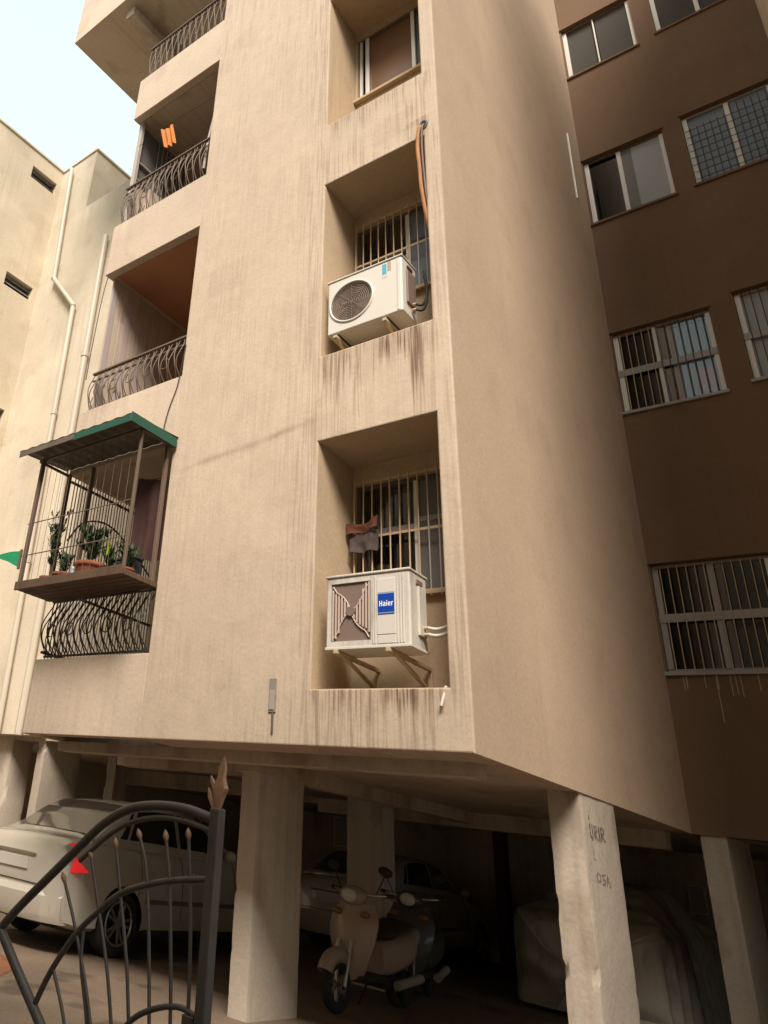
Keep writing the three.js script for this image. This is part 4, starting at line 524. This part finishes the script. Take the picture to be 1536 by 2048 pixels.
// scooters
function makeScooter(label, paint, second) {
  const o = thing('scooter', label, 'scooter', [0, 0, 0], 0, 'scooters parked under the block');
  const wheel = (z) => { const w = part('wheel', o); w.position.set(0, 0.24, z); obj('tyre', (() => { const g = new THREE.TorusGeometry(0.185, 0.052, 10, 32); g.rotateY(Math.PI / 2); return g; })(), tyreM, w); obj('rim', [(() => { const g = new THREE.CylinderGeometry(0.14, 0.14, 0.05, 24, 1, true); g.rotateZ(Math.PI / 2); return g; })(), ...[0, 1, 2].map((k) => { const g = rb(-0.015, 0.015, -0.14, 0.14, -0.018, 0.018, 0.006, 1); g.rotateX(k * 1.047); return g; })], rimM, w); };
  wheel(0.66); wheel(-0.6);
  obj('front_fender', (() => { const g = new THREE.TorusGeometry(0.24, 0.075, 8, 24, 2.5); g.rotateZ(0.45); g.rotateY(-Math.PI / 2); g.scale(1.05, 1, 1); g.translate(0, 0.25, 0.66); return g; })(), paint, o);
  const sh = []; for (let i = 0; i <= 14; i++) { const t = i / 14, y = 0.3 + t * 0.66, z = 0.48 - 0.13 * t + 0.06 * Math.sin(t * 3), w = 0.12 + 0.15 * Math.sin(Math.min(1, t * 1.25) * 1.7) - 0.07 * smooth(0.75, 1, t), L = []; for (let j = 0; j <= 8; j++) { const u = -1 + j / 4; L.push([u * w, y, z - 0.11 * u * u]); } for (let j = 8; j >= 0; j--) { const u = -1 + j / 4; L.push([u * (w - 0.01), y, z - 0.03 - 0.11 * u * u]); } sh.push(L); }
  obj('front_apron', loft(sh, 0.7), paint, o);
  obj('fork', [bar([0.09, 0.24, 0.66], [0.07, 0.62, 0.5], 0.018, 8), bar([-0.09, 0.24, 0.66], [-0.07, 0.62, 0.5], 0.018, 8)], rimM, o);
  obj('headlamp_cowl', (() => { const g = new THREE.SphereGeometry(0.13, 20, 14); g.scale(1.15, 0.72, 0.9); g.translate(0, 1.02, 0.34); return g; })(), paint, o); obj('headlamp', (() => { const g = new THREE.SphereGeometry(0.078, 18, 12); g.scale(1.1, 0.85, 0.5); g.translate(0, 1.02, 0.435); return g; })(), mat(lin(0.5, 0.5, 0.46), { roughness: 0.1 }), o);
  obj('indicator', (() => { const g = new THREE.SphereGeometry(0.045, 12, 8); g.scale(1.3, 0.7, 0.6); g.translate(-0.16, 0.86, 0.39); return g; })(), mat(lin(0.2, 0.09, 0.03), { roughness: 0.3 }), o); obj('indicator', (() => { const g = new THREE.SphereGeometry(0.045, 12, 8); g.scale(1.3, 0.7, 0.6); g.translate(0.16, 0.86, 0.39); return g; })(), mat(lin(0.2, 0.09, 0.03), { roughness: 0.3 }), o);
  obj('handlebar', tube([[-0.34, 1.06, 0.16], [-0.15, 1.04, 0.28], [0.15, 1.04, 0.28], [0.34, 1.06, 0.16]], 0.014, 24, 8), rimM, o); for (const s of [-1, 1]) { obj('grip', bar([s * 0.24, 1.05, 0.215], [s * 0.36, 1.062, 0.15], 0.02, 10), tyreM, o); const m = part('mirror', o); obj('stalk', bar([s * 0.2, 1.05, 0.24], [s * 0.3, 1.25, 0.22], 0.006, 6), tyreM, m); obj('mirror_head', (() => { const g = new THREE.SphereGeometry(0.06, 14, 10); g.scale(1.2, 0.8, 0.35); g.translate(s * 0.31, 1.27, 0.22); return g; })(), tyreM, m); }
  obj('floorboard', rb(-0.17, 0.17, 0.27, 0.33, -0.1, 0.42, 0.02), tyreM, o);
  const bd = []; for (let i = 0; i <= 12; i++) { const t = i / 12, z = -0.05 - t * 0.85, w = 0.13 + 0.09 * Math.sin(Math.min(1, t * 1.6) * 1.57) - 0.1 * smooth(0.6, 1, t), y0 = 0.3 + 0.3 * t * t, y1 = 0.62 + 0.13 * t, L = []; for (let j = 0; j < 16; j++) { const a = j / 16 * 6.283, c = Math.cos(a), s = Math.sin(a); L.push([w * Math.sign(c) * Math.pow(Math.abs(c), 0.6), (y0 + y1) / 2 + (y1 - y0) / 2 * Math.sign(s) * Math.pow(Math.abs(s), 0.7), z]); } bd.push(L); } obj('rear_body', loft(bd, 0.8), paint, o);
  const se = []; for (let i = 0; i <= 10; i++) { const t = i / 10, z = -0.02 - t * 0.72, w = 0.1 + 0.05 * Math.sin(t * 2.6), y = 0.68 + 0.09 * smooth(0.35, 0.6, t), L = []; for (let j = 0; j < 14; j++) { const a = j / 14 * 6.283; L.push([w * Math.cos(a), y + 0.07 * Math.sin(a) * (0.4 + 0.6 * Math.sin(Math.min(3.1, 0.4 + t * 2.7))), z]); } se.push(L); } obj('seat', loft(se, 0.9), mat(lin(0.03, 0.018, 0.016), { roughness: 0.6 }), o);
  obj('exhaust', [bar([0.17, 0.24, -0.25], [0.19, 0.3, -0.75], 0.045, 14)], M.greyBar, o); obj('stand', bar([-0.12, 0.25, -0.2], [-0.22, 0.0, -0.15], 0.012, 6), tyreM, o); obj('swing_arm', rb(-0.1, 0.1, 0.2, 0.3, -0.65, -0.1, 0.02), tyreM, o);
  return o;
}
const sc1 = makeScooter('cream scooter facing out between the parking columns', new THREE.MeshPhysicalMaterial({ color: lin(0.33, 0.25, 0.20), roughness: 0.5, clearcoat: 0.3 })); sc1.position.set(-2.46, GY, -3.1); sc1.rotation.y = 0.0;
const sc2 = makeScooter('black and grey scooter parked next to the cream one', new THREE.MeshPhysicalMaterial({ color: lin(0.045, 0.045, 0.042), roughness: 0.5, clearcoat: 0.3 }), true); sc2.position.set(-2.6, GY, -4.45); sc2.rotation.y = 0.25;
// things at the back of the parking floor
{ const o = thing('drain_post', 'dark maroon painted post at the back of the parking floor', 'post', [-3.3, GY, -9]); obj('pole', rb(-0.09, 0.09, 0, 2.1, -0.09, 0.09, 0.01), mat(lin(0.06, 0.012, 0.01)), o); obj('foot', rb(-0.12, 0.12, -0.02, 0.04, -0.12, 0.12, 0.01), M.dark, o); }
{ const o = thing('meter_box', 'small pale meter box fixed in the dark behind the covered car', 'meter box', [-1.02, 1.62, -10.95]); obj('box', rb(-0.12, 0.12, -0.2, 0.2, -0.1, 0.05, 0.01), M.white2, o); obj('door_panel', rb(-0.1, 0.1, -0.18, 0.18, 0.05, 0.06, 0.004), M.pvcGrey, o); }
{ const o = thing('meter_box', 'square pale cabinet high on the parking back wall', 'meter box', [-7.2, 2.0, -10.9]); obj('box', rb(-0.3, 0.3, -0.35, 0.25, -0.1, 0.08, 0.012), M.white2, o); obj('door_panel', rb(-0.26, 0.26, -0.31, 0.21, 0.08, 0.09, 0.004), M.pvcGrey, o); }
{ const o = thing('concrete_plinth', 'low pale concrete block on the ground past the lettered column', 'plinth', [-0.75, GY, -6.05]); obj('block', rb(-0.25, 0.3, -0.02, 0.12, -0.2, 0.25, 0.02, 2), M.column, o); obj('cap', rb(-0.26, 0.31, 0.12, 0.15, -0.21, 0.26, 0.012, 2), M.beige, o); }

// hand-painted letters on the lettered column, worn thin
{
  const cv = document.createElement('canvas'); cv.width = 256; cv.height = 512; const c = cv.getContext('2d'); c.clearRect(0, 0, 256, 512); c.lineCap = 'round'; c.strokeStyle = 'rgba(28,22,18,0.6)';
  const L = (a, w) => { c.lineWidth = w * 1.25; c.beginPath(); c.moveTo(a[0], a[1]); for (let i = 2; i < a.length; i += 2) c.lineTo(a[i], a[i + 1]); c.stroke(); };
  L([20, 12, 24, 34], 9); L([20, 70, 22, 150, 44, 170, 52, 150, 50, 72], 11); L([78, 168, 76, 74, 106, 80, 108, 108, 78, 118, 112, 168], 10); L([136, 74, 138, 168], 12); L([166, 168, 164, 74, 200, 82, 200, 112, 168, 120, 210, 168], 10);
  c.strokeStyle = 'rgba(28,22,18,0.3)'; L([46, 240, 30, 262, 36, 300, 54, 306], 9); L([96, 250, 110, 300], 6); L([150, 240, 156, 262], 7); L([196, 290, 206, 304], 9);
  c.strokeStyle = 'rgba(28,22,18,0.5)'; L([60, 390, 40, 410, 52, 446, 84, 446, 90, 410, 62, 388], 9); L([150, 396, 112, 404, 116, 426, 148, 436, 140, 460, 104, 462], 9); L([164, 470, 182, 402, 212, 474], 9); L([172, 446, 202, 446], 7);
  const a = document.createElement('canvas'); a.width = 256; a.height = 512; const ac = a.getContext('2d'); ac.fillStyle = '#000'; ac.fillRect(0, 0, 256, 512); const id = c.getImageData(0, 0, 256, 512), ad = ac.getImageData(0, 0, 256, 512);
  for (let i = 0; i < 256 * 512; i++) { const x = i % 256, y = (i / 256) | 0, k = id.data[i * 4 + 3] * smooth(0.12, 0.5, fbm(x / 14, y / 14, 61, 99, 4)); ad.data[i * 4] = ad.data[i * 4 + 1] = ad.data[i * 4 + 2] = k; ad.data[i * 4 + 3] = 255; } ac.putImageData(ad, 0, 0);
  const at = new THREE.CanvasTexture(a), g = new THREE.PlaneGeometry(0.52, 0.58); g.rotateY(Math.PI / 2); g.translate(0.001, 1.83, -2.52);
  const o = new THREE.Mesh(g, mat(lin(0.035, 0.028, 0.024), { alphaMap: at, transparent: true, roughness: 0.9 })); o.name = 'painted_lettering'; o.userData.label = 'worn black hand-painted letters'; bld.add(o);
}

// ---------------------------------------------------------------- iron gate in front
{
  const ZG = 3.6, o = thing('iron_gate', 'dark iron gate leaf with arched top rail and gilded spear tips', 'gate', [0, 0, ZG]);
  const t = (name, pts, r, m = M.gateIron, seg = 40) => obj(name, tube(pts.map(([x, y, z = 0]) => [x, y, z]), r, seg, 10), m, o);
  t('top_rail', [[0.674, 1.588], [0.558, 1.608], [0.432, 1.607], [0.324, 1.588], [0.216, 1.537], [0.111, 1.455], [-0.018, 1.348], [-0.15, 1.238], [-0.235, 1.158]], 0.015);
  t('under_rail', [[0.671, 1.556], [0.562, 1.574], [0.437, 1.572], [0.321, 1.543], [0.24, 1.5], [0.12, 1.412]], 0.008);
  t('inner_rail', [[0.003, 0.985], [0.055, 1.083], [0.147, 1.203], [0.245, 1.288], [0.325, 1.344], [0.446, 1.388], [0.564, 1.415], [0.675, 1.432]], 0.0095);
  t('brace', [[-0.235, 1.155], [-0.125, 1.069], [0.044, 0.944], [0.3, 0.75], [0.68, 0.46]], 0.0165);
  obj('stile', rb(0.668, 0.704, GY, 1.62, -0.018, 0.018, 0.006), M.gateIron, o); obj('latch_plate', rb(0.62, 0.66, 1.02, 1.1, -0.006, 0.01, 0.004), M.gateIron, o);
  t('scroll', [[0.3, 0.86], [0.416, 1.029], [0.497, 1.08], [0.605, 1.11], [0.67, 1.1]], 0.008);
  for (const pts of [[[0.055, 1.349], [0.13, 1.242], [0.24, 1.05], [0.38, 0.70]], [[0.171, 1.432], [0.228, 1.313], [0.303, 1.151], [0.351, 1.014], [0.46, 0.64]], [[0.28, 1.477], [0.322, 1.355], [0.385, 1.173], [0.42, 1.03], [0.52, 0.59]], [[0.38, 1.514], [0.415, 1.45], [0.457, 1.282], [0.498, 1.048], [0.57, 0.55]], [[0.492, 1.52], [0.519, 1.422], [0.552, 1.236], [0.575, 1.065], [0.61, 0.52]], [[0.581, 1.535], [0.602, 1.42], [0.624, 1.249], [0.636, 1.079], [0.645, 0.5]], [[0.065, 1.099], [0.153, 0.969], [0.2, 0.83]], [[0.182, 1.222], [0.19, 1.14], [0.25, 0.991], [0.31, 0.75]]]) {
    t('bar', pts, 0.0055, M.gateIron, 30);
    if (pts[0][1] > 1.3) { const a = V(pts[0][0], pts[0][1], 0), b = V(pts[1][0], pts[1][1], 0), d = a.clone().sub(b).normalize(); const g = new THREE.LatheGeometry([[0, -0.01], [0.0065, -0.007], [0.0095, 0.005], [0.007, 0.014], [0, 0.026]].map((p) => new THREE.Vector2(...p)), 10); g.applyQuaternion(new THREE.Quaternion().setFromUnitVectors(V(0, 1, 0), d)); g.translate(a.x, a.y, 0); obj('spear_tip', g, M.rustGold, o); }
  }
  // gilded leaf finial on the stile
  obj('finial', [loft([[0, 0.012], [0.03, 0.022], [0.06, 0.026], [0.09, 0.02], [0.12, 0.013], [0.15, 0.003]].map(([h, w]) => [0, 1, 2, 3, 4, 5, 6, 7].map((j) => { const a = j / 8 * 6.283; return [0.684 + h * 0.08 + w * Math.cos(a) * (1 + 0.25 * Math.sin(h * 120)), 1.615 + h, w * 0.6 * Math.sin(a)]; })), 0.5), loft([[0, 0.008], [0.03, 0.012], [0.055, 0.002]].map(([h, w]) => [0, 1, 2, 3, 4, 5].map((j) => { const a = j / 6 * 6.283; return [0.668 - h * 0.45 + w * Math.cos(a), 1.62 + h, w * 0.7 * Math.sin(a)]; })), 0.5), loft([[0, 0.008], [0.025, 0.011], [0.045, 0.002]].map(([h, w]) => [0, 1, 2, 3, 4, 5].map((j) => { const a = j / 6 * 6.283; return [0.672 - h * 0.5 + w * Math.cos(a), 1.665 + h, w * 0.7 * Math.sin(a)]; })), 0.5)], M.rustGold, o);
}
renderer.render(scene, camera);
